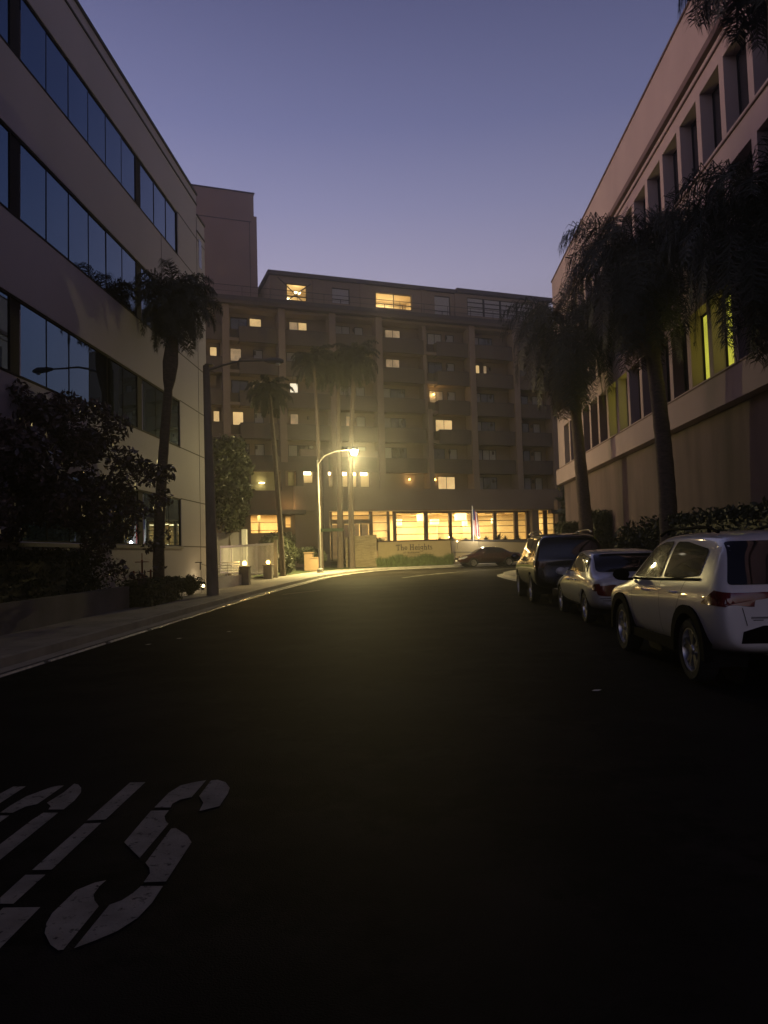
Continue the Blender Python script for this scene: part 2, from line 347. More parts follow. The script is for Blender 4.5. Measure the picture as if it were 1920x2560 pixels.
rl.build('roof_rail',M['joint'],LB)
# interior clutter light glimpsed in row 1 handled by reflection of the hotel

# ------------------------------------------------------------------ right building
XR=9.5
RB=thing('stucco_building','pink stucco building with rows of deep narrow windows on the right of the street','office building',(XR,30,0))
def rb(y): return y-30
YE=49.4; wy=[36.4-1.83*k for k in range(-6,15)]   # far edge of each opening
mb=MB(); base=MB(); dark=MB()
rows=[(6.95,9.4),(10.35,12.75),(13.75,16.12)]
mb.box(0,.5,rb(-8),rb(YE),16.12,16.9); mb.box(0,.5,rb(-8),rb(YE),17.25,19.5)
mb.box(0,.5,rb(-8),rb(YE),12.75,13.75); mb.box(0,.5,rb(-8),rb(YE),9.4,10.35)
mb.box(-.18,.5,rb(-8),rb(YE+.18),5.80,6.80); mb.box(0,.5,rb(-8),rb(YE),6.80,6.95)
mb.box(.06,.5,rb(-8),rb(YE),16.9,17.25)
dark.box(-.12,.05,rb(-8),rb(YE+.1),16.98,17.22); dark.box(-.06,0,rb(-8),rb(YE+.06),16.62,16.68)  # wide strip paints the shade of a deep groove, narrow one is trim
dark.box(-.05,.55,rb(-8),rb(YE+.06),19.5,19.58)
for z in (13.62,): dark.box(-.05,-.0,rb(-8),rb(YE),z-.05,z)
dark.box(-.2,-.18,rb(-8),rb(YE+.2),6.76,6.80)
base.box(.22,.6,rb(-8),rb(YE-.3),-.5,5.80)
for (a,b) in rows:
    prev=YE
    for y1 in wy:
        mb.box(0,.5,rb(y1),rb(prev),a,b); prev=y1-1.5
    mb.box(0,.5,rb(-8),rb(prev),a,b)
mb.box(.5,14,rb(YE-.4),rb(YE-.001),-.5,19.5); mb.box(.5,14,rb(-8),rb(-7.6),-.5,19.5); mb.box(.5,14,rb(-7.6),rb(YE-.4),18.6,18.8)
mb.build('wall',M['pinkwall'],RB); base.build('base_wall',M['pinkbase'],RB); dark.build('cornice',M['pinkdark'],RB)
for ri,(a,b) in enumerate(rows):
    for i,y1 in enumerate(wy):
        y0=y1-1.5
        w=MB(); w.box(.40,.46,rb(y0),rb(y0+.05),a,b); w.box(.40,.46,rb(y1-.05),rb(y1),a,b); w.box(.40,.46,rb(y0+.05),rb(y1-.05),b-.06,b); w.box(.40,.46,rb(y0+.05),rb(y1-.05),a,a+.06); w.box(.41,.45,rb((y0+y1)/2-.02),rb((y0+y1)/2+.02),a+.06,b-.06)
        wo=w.build('window',M['mullion'],RB)
        lit=(ri==0 and i in (6,7)) or (ri==0 and 12<=i<=13)
        p=MB(); 
        if lit:
            p.quad((.455,rb(y0+.05),a+.06),(.455,rb(y1-.05),a+.06),(.455,rb(y1-.05),b-.06),(.455,rb(y0+.05),b-.06)); p.build('pane',M['litgreen'],wo)
        else:
            p.quad((.43,rb(y0+.05),a+.06),(.43,rb(y1-.05),a+.06),(.43,rb(y1-.05),b-.06),(.43,rb(y0+.05),b-.06)); p.build('pane',M['glassdark'],wo)

# ------------------------------------------------------------------ far residence ("hotel")
F0=Vector((-1.25,72.79,0)); HA=math.radians(22.8)
HB=thing('apartment_hotel','wide tan balconied residence with lit restaurant windows closing the end of the street','apartment building',F0,HA)
HM=HB.matrix_world
def hw(s,y,z): return Matrix.Rotation(HA,4,'Z')@Vector((s,y,z))+F0
WY=1.5
slabs=[21.85,18.85,15.85,12.85,9.85,6.85]
wall=MB()
wall.box(-24,18.2,WY,WY+.4,7.0,25.0)          # recessed back wall
wall.box(-24,-10.4,0.2,.6,5.9,6.9) 
wall.box(-24,-23.6,.2,12,0,25); wall.box(17.8,18.2,-.2,12,0,25.3)
for zc in (24.55,): wall.box(-24,18.2,.0,WY,zc,24.8)
wall.box(-24,21.8,12,12.3,0,25); wall.box(18.25,21.8,-.25,12,0,25.3); wall.box(-10.4,-8.1,.25,.45,0,5.75)
wall.build('wall',M['tan'],HB)
sl_=MB()
for z in slabs[:-1]: sl_.box(-23.6,17.8,.05,WY,z-.28,z)
sl_.build('floor_slab',M['tan'],HB)
# cornice ledge + terrace
mb=MB(); mb.box(-24.2,18.5,-.75,WY+.3,24.8,25.45); mb.build('terrace_ledge',M['tan2'],HB)
mb=MB(); mb.box(-24.3,18.6,-.82,-.76,25.1,25.5); mb.build('ledge_trim',M['roofdark'],HB)
mb=MB(); mb.tube([(-23.8,-.6,26.5),(18,-.6,26.5)],.03,5); mb.tube([(-23.8,-.6,25.95),(18,-.6,25.95)],.018,5)
for s in np.arange(-23.5,18,2.6): mb.tube([(s,-.6,25.4),(s,-.6,26.5)],.025,5)
mb.build('terrace_rail',M['roofdark'],HB)
# pillars
for s in (-22,-17.2,-12.0,-7.05,-2.3,2.95,7.9,13.05,17.5):
    p=MB(); top=24.8 if s!=2.95 else 15.9; w=.32 if s!=2.95 else .25
    p.box(s-w,s+w,-.35,.9,5.9,top); p.box(s-.12,s+.12,.9,WY,5.9,top)
    p.build('pillar',M['tan'],HB)
# divider fin where no pillar
mb=MB(); mb.box(2.6,3.0,.25,WY,15.9,24.6); mb.build('divider_wall',M['tan'],HB)
# balconies
bays=[(-21.7,-17.5),(-16.85,-12.35),(-11.65,-7.4),(-6.7,-2.65),(-1.95,2.55),(3.3,7.55),(8.25,12.7),(13.4,17.15)]
for ri,z in enumerate(slabs[:-1]):
    for bi,(a,b) in enumerate(bays):
        p=MB(); A,B=a,b
        y=-.12+(.0 if ri%2 else .03)
        if bi in (5,) and ri<4: A=a+.7
        if bi==1: A=a+.9 if ri in (0,1,2,3) else a
        if bi==2: B=b
        z0=z-.38; z1=z+1.03
        # gently bowed front
        n=6; P=[(A+(B-A)*k/n, y-.18*math.sin(PI*k/n)) for k in range(n+1)]
        poly=P+[(B,y+.14),(A,y+.14)]
        p.ext(poly,z0,z1)
        if A>a: p.box(a,A,WY-.75,WY-.6,z-.28,z+1.0); p.box(A,A+.12,y+.15,WY-.6,z0,z1-.01)
        p.build('balcony_parapet',M['tan2'],HB)
        q=MB(); poly2=[(A+(B-A)*k/n, y-.03-.18*math.sin(PI*k/n)) for k in range(n+1)]+[(B,y+.17),(A,y+.17)]
        q.ext(poly2,z1,z1+.04); q.build('balcony_rail',M['roofdark'],HB)
# windows on back wall
def hwin(s0,s1,z0,z1,mt,y=WY,mull=1,bars=0,fm='frame_brown',d=.05):
    w=MB(); t=.05
    w.box(s0-t,s1+t,y-d,y-.005,z1,z1+t); w.box(s0-t,s1+t,y-d,y-.005,z0-t,z0); w.box(s0-t,s0,y-d,y-.005,z0,z1); w.box(s1,s1+t,y-d,y-.005,z0,z1)
    for k in range(1,mull+1): x=s0+(s1-s0)*k/(mull+1); w.box(x-.025,x+.025,y-d,y-.005,z0,z1)
    for k in range(1,bars+1): zz=z0+(z1-z0)*k/(bars+1); w.box(s0,s1,y-d-.004,y-.009,zz-.025,zz+.025)
    wo=w.build('window',M[fm],HB)
    p=MB(); p.quad((s0,y-.02,z0),(s1,y-.02,z0),(s1,y-.02,z1),(s0,y-.02,z1)); p.build('pane',M[mt],wo); return wo
lit=[(-14.67,-13.61,0,0,'lit'),(-10.84,-10.0,0,0,'litdim'),(-9.98,-9.15,0,0,'lit'),(-.95,.6,0,0,'litdim'),
(-18.4,-17.82,1,0,'lit'),(-16.52,-15.56,1,0,'litdim'),(-.95,.46,1,0,'litdim'),(9.11,9.56,1,0,'lit'),(10.07,10.42,1,0,'litdim'),
(-14.55,-13.53,2,0,'litdim'),(-10.89,-10.16,2,0,'litwhite'),(-18.16,-17.66,3,0,'lit'),(-16.39,-15.45,3,0,'lit'),(-10.91,-10.18,3,0,'litdim'),(-5.33,-4.57,3,0,'litdim'),
(4.33,6.16,3,0,'lit'),(4.4,6.26,5,0,'lit')]
busy={(int(ri),s0) for (s0,s1,ri,_,_) in lit}
for s0,s1,ri,dz,mt in lit:
    if ri==5: hwin(s0,s1,7.95,9.27,mt,mull=1); continue
    z=slabs[ri]; hwin(s0,s1,z+.55,z+2.33,mt,mull=0 if s1-s0<1.2 else 1)
for ri,z in enumerate(slabs):
    for bi,(a,b) in enumerate(bays):
        if ri==5 and bi<5: continue
        L0=[(s0,s1) for (s0,s1,r,_,_) in lit if r==ri and a-1<s0<b]
        def free(x0,x1): return all(x1<s0-.1 or x0>s1+.1 for s0,s1 in L0)
        z0=z+.55; z1=z+2.3
        if ri==5: z0=7.95; z1=9.25
        if bi%2==0:
            c=[(a+.5,a+1.3,'curtain'),(a+1.4,a+2.9,'glassdark')]
        else: c=[(a+.4,a+1.9,'glassdark'),(a+2.5,a+3.3,'curtain')]
        for x0,x1,mt in c:
            if free(x0,x1): hwin(x0,x1,z0,z1,mt if random.random()<.8 else 'curtain',mull=1 if x1-x0>1.2 else 0,fm='mullion')
        # small dark wall lantern / vent by the door
        k=MB(); sx=(a+b)/2+.35
        if free(sx-.1,sx+.1): k.box(sx-.09,sx+.09,WY-.14,WY-.002,z+1.85,z+2.2); k.build('wall_lantern',M['roofdark'],HB)
# lit balcony sconces
for (s,z,en) in ((4.11,17.8,26),(1.15,8.98,22),(4.0,9.0,14)):
    k=MB(); k.sphere((s,WY-.16,z),.09,12); ko=k.build('wall_sconce',M['amber'],HB,True)
    k=MB(); k.box(s-.05,s+.05,WY-.1,WY-.002,z+.02,z+.22); k.build('bracket',M['roofdark'],ko)
    light('sconce_light','POINT',(s,WY-.42,z),en,(1,.60,.2),HB,shadow_soft_size=.12)
# penthouse
mb=MB()
PX=[(-11.25,-9.27,26.05,27.66),(-6.75,-4.95,26.15,27.68),(-2.2,1.68,26.15,27.68),(4.2,5.98,25.95,27.95)]
y0=.55
def wall_with_holes(mb,s0,s1,z0,z1,holes,ya,yb):
    s=s0
    for (h0,h1,q0,q1) in holes:
        mb.box(s,h0,ya,yb,z0,z1); mb.box(h0,h1,ya,yb,z0,q0); mb.box(h0,h1,ya,yb,q1,z1); s=h1
    mb.box(s,s1,ya,yb,z0,z1)
wall_with_holes(mb,-12.87,6.42,25.46,28.3,PX,y0,y0+.35)
mb.box(-12.87,-12.5,y0+.35,9,25.46,28.3); mb.box(-12.5,6.4,8.6,9,25.46,28.3)
wall_with_holes(mb,6.42,17.7,25.46,28.3,[(7.8,15.7,26.1,28.0)],y0-.25,y0+.1)
for s in (-8.4,-3.6,3.0): mb.box(s-.3,s+.3,y0-.12,y0-.001,25.46,28.3)
mb.build('penthouse_wall',M['tan'],HB)
mb=MB(); mb.box(-13.1,6.5,y0-.35,9.3,28.3,28.66); mb.box(6.5,18.0,y0-.6,9.3,28.36,28.76); mb.build('roof',M['roofdark'],HB)
for i,(s0,s1,q0,q1) in enumerate(PX):
    w=MB(); yy=y0+.18
    w.box(s0,s0+.06,yy-.04,yy+.04,q0,q1); w.box(s1-.06,s1,yy-.04,yy+.04,q0,q1); w.box(s0+.06,s1-.06,yy-.04,yy+.04,q1-.06,q1); w.box(s0+.06,s1-.06,yy-.04,yy+.04,q0,q0+.06)
    w.box(s0+.06,s1-.06,yy-.03,yy+.03,q0+.4,q0+.48); 
    c=(s0+s1)/2
    if i in (1,2,3): w.box(c-.03,c+.03,yy-.035,yy+.035,q0+.06,(q0+.4 if i!=2 else q1-.06))
    if i==2:
        for k in (.25,.75): w.box(s0+(s1-s0)*k-.03,s0+(s1-s0)*k+.03,yy-.035,yy+.035,q0+.06,q0+.4)
    wo=w.build('window',M['mullion'],HB)
    if i in (0,2):
        r=MB(); # real lit room box
        r.box(s0-1,s1+1,y0+4,y0+4.1,25.5,28.2); r.box(s0-1.1,s0-1,y0+.4,y0+4,25.5,28.2); r.box(s1+1,s1+1.1,y0+.4,y0+4,25.5,28.2); r.box(s0-1,s1+1,y0+.4,y0+4,25.47,25.5); r.box(s0-1,s1+1,y0+.4,y0+4,28.2,28.25)
        r.build('room',M['inner'],HB)
        d=MB(); 
        for (ds,dy,dz) in (((.5,1.6,1.75),(-.35,2.5,1.3)) if i==0 else ((-.6,2.4,1.0),(.9,3.0,.9))): d.box(c+ds-.3,c+ds+.3,y0+dy,y0+dy+.5,25.9+dz-.2,25.9+dz-.1)
        d.build('ceiling_lamp',M['glow'],HB)
        light('room_light','AREA',(c,y0+2.2,28.1),95 if i==0 else 230,(1,.78,.42),HB,size=2.0)
    else:
        p=MB(); p.quad((s0,yy,q0),(s1,yy,q0),(s1,yy,q1),(s0,yy,q1)); p.build('pane',M['curtain'],wo)
w=MB(); yy=y0-.1
for k in range(5):
    s=7.8+7.9*k/4; w.box(s-.1,s+.1,yy-.06,yy+.05,26.1,28.0)
for k in range(5):
    z=26.1+1.9*k/4; w.box(7.8,15.7,yy-.045,yy+.04,z-.045,z+.045)
wo=w.build('window',M['mullion'],HB); p=MB(); p.quad((7.8,yy,26.1),(15.7,yy,26.1),(15.7,yy,28),(7.8,yy,28)); p.build('pane',M['curtain'],wo)
# cross brace over the lit penthouse window
w=MB(); w.tube([(-12.1,y0-.1,28.1),(-9.3,y0-.1,25.55)],.055,6); w.tube([(-8.9,y0-.16,27.75),(-11.6,y0-.16,25.6)],.055,6); w.build('cross_brace',M['roofdark'],HB)
# stair tower
mb=MB(); mb.box(-22,-13.35,4,12,25.4,35.4); mb.box(-22,-13.6,4.15,11.8,35.4,37.75); mb.build('stair_tower',M['tower'],HB)
mb=MB(); mb.box(-22,-13.6,4.13,4.14,35.25,35.34); mb.box(-22,-13.9,3.97,3.995,34.75,34.83); mb.box(-22.1,-13.5,4.05,12,37.75,37.85); mb.box(-14.1,-14.05,3.97,3.995,27,34.8); mb.build('tower_trim',M['roofdark'],HB)
# podium band and second floor front
mb=MB()
mb.box(-10.4,18,-.45,-.1,5.76,7.86)                        # big solid band
mb.box(-10.4,18,-.1,WY,6.5,6.85)
mb.box(-10.4,-2.6,-.1,.3,9.66,11.6)
wins=[(-10.15,-9.21,8.39,9.6),(-8.79,-8.23,8.4,9.6),(-7.81,-6.9,8.03,9.6),(-6.34,-5.74,8.03,9.6),(-5.33,-4.85,8.03,9.6),(-4.52,-3.54,8.03,9.6)]
wall_with_holes(mb,-10.4,-2.6,7.86,9.66,wins,-.1,.3)
mb.build('podium_wall',M['tan'],HB)
r=MB(); r.box(-10.6,-2.4,4.5,4.6,7.2,10.2); r.box(-10.7,-10.6,.35,4.5,7.2,10.2); r.box(-2.4,-2.3,.35,4.5,7.2,10.2); r.box(-10.6,-2.4,.35,4.5,10.2,10.25); r.build('room',M['inner'],HB)
mb=MB(); mb.box(-10.3,-2.7,1.4,1.47,7.9,10.2); mb.build('room_wall',M['inner'],HB)
light('room_light','AREA',(-6.5,.85,10.0),2000,(1,.76,.38),HB,shape='RECTANGLE',size=7,size_y=.8)
for (s0,s1,z0,z1) in wins:
    w=MB(); w.box(s0,s0+.04,.0,.1,z0,z1); w.box(s1-.04,s1,.0,.1,z0,z1); w.box(s0+.04,s1-.04,.0,.1,z1-.04,z1); w.box(s0+.04,s1-.04,.0,.1,z0,z0+.04); w.build('window',M['frame_brown'],HB)
    k=MB(); k.box((s0+s1)/2-.3*(s1-s0)-.1,(s0+s1)/2+.3*(s1-s0)+.1,.5,.75,z1-.35,z1-.05); k.build('valance_lamp',M['glow'],HB)
# left wing: box window above, ground window below
mb=MB()
wall_with_holes(mb,-15.4,-10.4,5.75,10.2,[(-15.26,-12.47,7.59,9.45),(-12.1,-11.05,8.05,9.45)],-1.1,-.8)
mb.box(-15.4,-15.2,-.8,WY,5.75,10.2); mb.box(-15.2,-10.4,-.8,WY,10.0,10.2); mb.box(-15.2,-10.4,-.8,WY,5.75,5.95)
mb.build('bay_wall',M['tan2'],HB)
mb=MB(); mb.box(-24,-10.6,-2.6,-.9,5.35,5.72); mb.build('porch_roof',M['roofdark'],HB)
r=MB(); r.box(-15.2,-10.4,4,4.1,5.95,10); r.box(-15.4,-15.2,WY+.41,4,5.95,10); r.box(-10.4,-10.2,WY,4,6,10); r.build('room',mat('olive room wall',(.42,.38,.20),.8,.1,.7),HB)
mb=MB(); mb.box(-15.15,-10.45,1.38,1.46,6,9.95); mb.build('room_wall',mat('olive plaster',(.45,.42,.24),.8,.1,.7),HB)
light('room_light','AREA',(-12.9,.5,9.9),380,(1,.83,.42),HB,shape='RECTANGLE',size=3.5,size_y=1.6)
k=MB(); k.lathe([(.001,0),(.28,0),(.26,.07),(.001,.09)],(-13.9,1.0,8.45),'z',16); k.box(-11.75,-11.4,1.0,1.1,9.0,9.06); k.build('pendant_lamp',M['glow'],HB)
mb=MB(); wall_with_holes(mb,-24,-10.4,.2,5.75,[(-15.22,-12.35,3.72,5.45),(-12.0,-11.4,4.2,5.35)],-.2,.2); mb.build('ground_wall',M['tan'],HB)
for (s0,s1,z0,z1) in ((-15.22,-12.35,3.72,5.45),(-12.0,-11.4,4.2,5.35)):
    w=MB(); w.box(s0,s1,-.1,.0,z0+.25,z0+.30); w.box(s0,s1,-.1,.0,z0+1.0,z0+1.05); w.box(s0,s0+.05,-.11,.01,z0,z1); w.box(s1-.05,s1,-.11,.01,z0,z1); w.box(s0+.05,s1-.05,-.11,.01,z1-.07,z1); w.box(s0+.05,s1-.05,-.11,.01,z0,z0+.05); w.build('window',M['frame_brown'],HB)
r=MB(); r.box(-15.8,-10.6,4,4.1,1,5.7); r.box(-15.9,-15.8,.25,4,1,5.7); r.box(-10.6,-10.5,.25,4,1,5.7); r.box(-15.8,-10.6,.21,4,5.6,5.72); r.box(-14.2,-14.0,1.5,1.7,1,5.6); r.box(-15.8,-10.6,.25,4,2.9,3.0); r.build('room',M['inner'],HB)
light('room_light','AREA',(-13,2,5.5),330,(1,.68,.26),HB,shape='RECTANGLE',size=4,size_y=2)
# projecting peach block left of entry
mb=MB(); mb.box(-11.4,-10.4,-1.6,-.1,0,7.95); mb.build('entry_wing',M['tan'],HB)
k=MB(); k.box(-11.52,-11.405,-1.0,-.85,6.6,6.75); k.build('wall_light',M['amber'],HB); light('wing_light','POINT',(-12.0,-1.9,6.2),45,(1,.6,.2),HB,shadow_soft_size=.15)
for s in (-8.3,): 
    p=MB(); p.box(s-.28,s+.28,-1.2,-.5,0,11.3); p.build('pillar',M['tan'],HB)
# ground floor glazing: entrance and restaurant
room=MB(); room.box(-8.0,17.5,6.5,6.6,.9,5.76); room.box(-8.1,-8.0,.55,6.5,.9,5.76); room.box(17.5,17.6,.55,6.5,.9,5.76); room.box(-8,17.5,.4,6.5,1.1,1.2)
for s in (-1.3,): room.box(s-.1,s+.1,1.0,6.5,1.2,5.6)
for s,yy,w_ in ((5.3,4,.8),(8.8,5,1.2),(12.5,4.5,.5)): room.box(s,s+w_,yy,yy+.3,1.2,4.4)
room.build('room',M['inner'],HB)
room=MB(); room.box(-8.1,17.6,-.1,6.6,5.70,5.755); 
for s in (1.5,6,10): room.box(s,s+2.4,2.2,5,5.45,5.60)
room.build('ceiling',M['ceil'],HB)
vm=[(-.92,.16),(2.43,.20),(5.11,.16),(7.62,.14),(10.2,.18),(12.7,.23),(14.1,.18)]
w=MB()
for s,t in vm: w.box(s-t,s+t,.35,.6,1.0,5.70)
for z in (5.50,): w.box(-1,14,.40,.55,z,z+.19)
for z in (4.69,4.13,3.42): w.box(-.7,14,.44,.52,z-.035,z+.035)
w.build('restaurant_window',M['frame_brown'],HB)
mb=MB(); mb.box(14.28,15.1,-.2,.6,.5,5.7); mb.build('end_wall',M['tan'],HB)
for s0,s1 in ((15.3,16.05),(16.5,17.3)):
    w=MB()
    for z in (4.9,4.3,3.6,5.4): w.box(s0,s1,.44,.52,z-.03,z+.03)
    w.box(s0-.22,s0,.4,.58,.8,5.7); w.box(s1,s1+.22,.4,.58,.8,5.7); w.build('window',M['frame_brown'],HB)
# entrance screen
w=MB()
for s,t in ((-7.95,.07),(-7.42,.09),(-3.4,.16),(-1.62,.1)): w.box(s-t,s+t,.35,.55,1.0,5.70)
w.box(-7.33,-3.56,.30,.56,4.53,4.95); w.box(-7.9,-1.1,.42,.5,5.28,5.36)
for z in (4.6,3.8,3.1): w.box(-3.24,-1.7,.44,.5,z-.03,z+.03)
for s in (-6.2,-5.25,-4.45): w.box(s-.05,s+.05,.40,.5,1.2,4.53)
for z in (3.7,3.0): w.box(-7.88,-7.5,.44,.5,z-.04,z+.04)
w.build('entrance_screen',M['frame_brown'],HB)
for s0,s1 in ((-7.33,-6.25),(-6.15,-5.3),(-5.2,-4.5),(-4.4,-3.56)):
    d=MB(); d.box(s0,s1,.9,.93,1.2,4.5); d.build('door',mat('warm lit door panel',(.75,.6,.38),.5,.15,2),HB)
# drums and lamps
for (s,zc,rr,h) in ((2.85,5.1,.55,.75),(.3,4.7,.28,.6),(4.2,4.7,.48,.5),(7.2,5.15,.62,.75),(7.65,4.55,.3,.6),(11.1,4.75,.28,.5),(-7.72,4.3,.16,.5)):
    k=MB(); k.lathe([(rr,-h/2),(rr,h/2)],(s,2.3,zc),'z',20); k.lathe([(.001,-h/2+.02),(rr*.98,-h/2+.02)],(s,2.3,zc),'z',20)
    k.build('drum_pendant',mat('drum shade glow',(.8,.7,.5),.5,.03,emit=(1,.74,.34),es=2.6) if 'drum' not in M else M['drum'],HB,True)
for (s,e_,sz) in ((2.5,900,4),(8,900,4),(12.5,260,2),(-5.5,700,4),(16,120,1.5)):
    light('room_light','AREA',(s,3.6,5.42),e_,(1,.73,.29) if s>-1 else (1,.76,.36),HB,shape='RECTANGLE',size=sz,size_y=3)
# canopy slab and feature wall on the right
PW=thing('feature_wall','pale stucco feature wall with a dark canopy slab standing right of the restaurant','wall',hw(15.0,-6.5,0),HA)
mb=MB(); mb.box(-1.9,.7,-.3,.3,.3,6.25); mb.build('wall',M['tan'],PW)
mb=MB(); mb.box(-3.0,-.3,-.9,-.301,4.95,5.3); mb.build('canopy_slab',M['roofdark'],PW)
mb=MB(); mb.box(-.75,-.6,-.05,.1,6.25,6.9); mb.build('vent_pipe',M['steel'],PW)
# ------------------------------------------------------------------ street-end garden walls and sign
ST=thing('stone_wall','short stacked stone wall left of the sign','wall',(-4.4,57,0),0)
mb=MB(); 
for k in range(22):
    z0=.3+k*.125; off_=random.uniform(0,.03); x=-1.2
    while x<1.18:
        L_=random.uniform(.25,.7); x1=min(x+L_,1.2)
        zt=2.86+(x1+1.2)*.1
        if z0<zt: mb.box(x+.004,x1-.004,-.15-random.uniform(0,.035),.15,z0+.004,min(z0+.121,zt))
        x=x1
mb.build('stone_courses',M['stone'],ST)
SG=thing('sign_wall','olive tan sign wall lettered The Heights at the end of the street','sign',(-.35,57.7,0),0)
mb=MB(); mb.box(-2.86,2.86,0,.35,.2,2.48); mb.build('wall_panel',M['signwall'],SG)
mb=MB(); mb.box(-2.9,2.9,-.06,.4,2.48,2.58); mb.build('wall_cap',M['frame_brown'],SG)
def glyphs(text):
    st=.15; x=0; out=[]
    def R(x0,y0,x1,y1): out.append([(x+x0,y0),(x+x1,y0),(x+x1,y1),(x+x0,y1)])
    def arc(cx,cy,r,a0,a1,w=.13,ry=None):
        ry=ry or r; n=10
        for k in range(n):
            p=[math.radians(a0+(a1-a0)*(k+j)/n) for j in (0,1)]
            out.append([(x+cx+(r-w)*math.cos(p[0]),cy+(ry-w)*math.sin(p[0])),(x+cx+r*math.cos(p[0]),cy+ry*math.sin(p[0])),(x+cx+r*math.cos(p[1]),cy+ry*math.sin(p[1])),(x+cx+(r-w)*math.cos(p[1]),cy+(ry-w)*math.sin(p[1]))])
    for c in text:
        if c==' ': x+=.35; continue
        if c=='T': R(0,.86,.84,1); R(.345,.1,.495,.86); R(.2,0,.64,.1); R(0,.68,.1,.86); R(.74,.68,.84,.86); x+=.9
        elif c=='H': 
            for a in (.1,.6): R(a,.1,a+.15,.9); R(a-.1,0,a+.25,.1); R(a-.1,.9,a+.25,1)
            R(.25,.44,.6,.57); x+=.98
        elif c=='h':
            R(.08,.1,.21,1.06); R(0,0,.3,.1); R(0,.98,.08,1.06); R(.43,.1,.56,.45); R(.36,0,.65,.1); arc(.36,.44,.2,0,150,.12); x+=.71
        elif c=='e': arc(.29,.33,.29,20,330,.12,.33); R(.1,.29,.56,.38); x+=.64
        elif c=='i': R(.1,.1,.23,.58); R(0,0,.33,.1); R(0,.56,.23,.66); R(.08,.8,.24,.96); x+=.40
        elif c=='g': arc(.27,.38,.27,0,360,.12,.27); arc(.28,-.12,.28,-190,20,.10,.2); R(.44,.56,.62,.66); R(.40,-.02,.52,.2); x+=.68
        elif c=='t': R(.1,.12,.23,.86); R(0,.56,.4,.66); arc(.27,.16,.16,180,340,.11); x+=.46
        elif c=='s': arc(.22,.48,.2,30,270,.11,.18); arc(.2,.19,.22,-160,90,.11,.19); x+=.48
    return out,x
out_,wd=glyphs('The Heights'); sc=2.85/wd; mb=MB()
for p in out_: 
    n=len(p); b=[(-1.40+q[0]*sc,-.05,1.80+q[1]*sc*1.08) for q in p]+[(-1.40+q[0]*sc,0.0,1.80+q[1]*sc*1.08) for q in p]
    mb.add(b,[(0,1,2,3),(4,7,6,5),(0,4,5,1),(1,5,6,2),(2,6,7,3),(3,7,4,0)])
mb.box(-1.35,1.5,-.03,0,1.40,1.43)
mb.build('lettering',M['letters'],SG)
def text_mesh(txt,size,loc,parent,m,name='lettering',cx=1.0):
    cu=bpy.data.curves.new('t','FONT'); cu.body=txt; cu.size=size; cu.extrude=.012; cu.offset=.004; cu.align_x='CENTER'; cu.space_character=1.1
    o=bpy.data.objects.new('t',cu); COL.objects.link(o); dg=bpy.context.evaluated_depsgraph_get()
    me=bpy.data.meshes.new_from_object(o.evaluated_get(dg)); bpy.data.objects.remove(o)
    me.materials.clear(); me.materials.append(m)
    me.transform(Matrix.Rotation(PI/2,4,'X')@Matrix.Scale(cx,4,(1,0,0)))
    q=bpy.data.objects.new(name,me); COL.objects.link(q); q.parent=parent; q.location=loc; return q
text_mesh('AT BURBANK',.2,(-.2,-.015,1.53),SG,M['letters'],cx=1.0)
text_mesh('SENIOR LIVING COMMUNITY',.17,(.07,-.015,1.2),SG,M['letters'],cx=1.08)
LW=thing('garden_wall','long low garden wall behind the parked maroon sedan','wall',(2.6,58.4,0))
mb=MB(); mb.add([(0,0,.2),(0,0,2.45),(8,1.2,2.05),(8,1.2,.2),(0,.3,.2),(0,.3,2.45),(8,1.5,2.05),(8,1.5,.2)],[(0,3,2,1),(4,5,6,7),(1,2,6,5),(0,1,5,4),(3,7,6,2)])
mb.add([(8,1.2,.2),(8,1.2,2.05),(17,4.5,1.9),(17,4.5,.2),(8,1.5,.2),(8,1.5,2.05),(17,4.8,1.9),(17,4.8,.2)],[(0,3,2,1),(1,2,6,5)])
mb.build('wall_panel',M['signwall'],LW)
mb=MB(); mb.tube([(0,.1,2.55),(8,1.3,2.15),(17,4.6,2.0)],.03,5); mb.tube([(0.1,.02,1.55),(8,1.18,1.3)],.03,5); mb.build('rail',M['steel'],LW)
PL=thing('planter_wall','raised planter wall running below the restaurant windows','planter',(-1,66,0),HA)
mb=MB(); mb.box(-1.5,13.5,-.2,.1,.3,2.6); mb.box(-1.5,13.5,.1,3.5,.3,2.45); mb.build('planter_box',M['tan2'],PL)
# agaves and small spiky plants along planter
def spiky(name,label,loc,n,L_,w,mt,up=.5,group=None):
    mb=MB()
    for k in range(n):
        a=random.uniform(0,2*PI); e=random.uniform(.35,1.4)**1; l=L_*random.uniform(.6,1)
        d=Vector((math.cos(a)*math.cos(e),math.sin(a)*math.cos(e),math.sin(e))); s=Vector((-math.sin(a),math.cos(a),0))*w
        p1=d*l*.5; p2=d*l+Vector((0,0,-.12*l))
        mb.add([-s,s,p1+s*.9,p1-s*.9,p2],[(0,1,2,3),(3,2,4)])
    o=mb.build(name,mt); o.location=loc; return tag(o,label,'plant',group)
for k,s in enumerate([2.2,3.4,4.6,5.6,6.9,8.0,9.1,10.3,11.4,12.6]):
    p=hw(s-.9,-5.2-.3*(k%3),2.45)
    big=(k==5)
    spiky('agave','spiky agave, '+['leftmost of the row in front of the restaurant windows','second from the left in the restaurant planter','third from the left in the restaurant planter','fourth from the left in the restaurant planter','behind the flag in the restaurant planter','largest of the row, right of the flag in front of the restaurant windows','seventh from the left in the restaurant planter','eighth from the left in the restaurant planter','second from the right in the restaurant planter','rightmost of the row in front of the restaurant windows'][k],p,34,1.25 if big else .75,.05,M['hedge'],group='agaves in the restaurant planter')
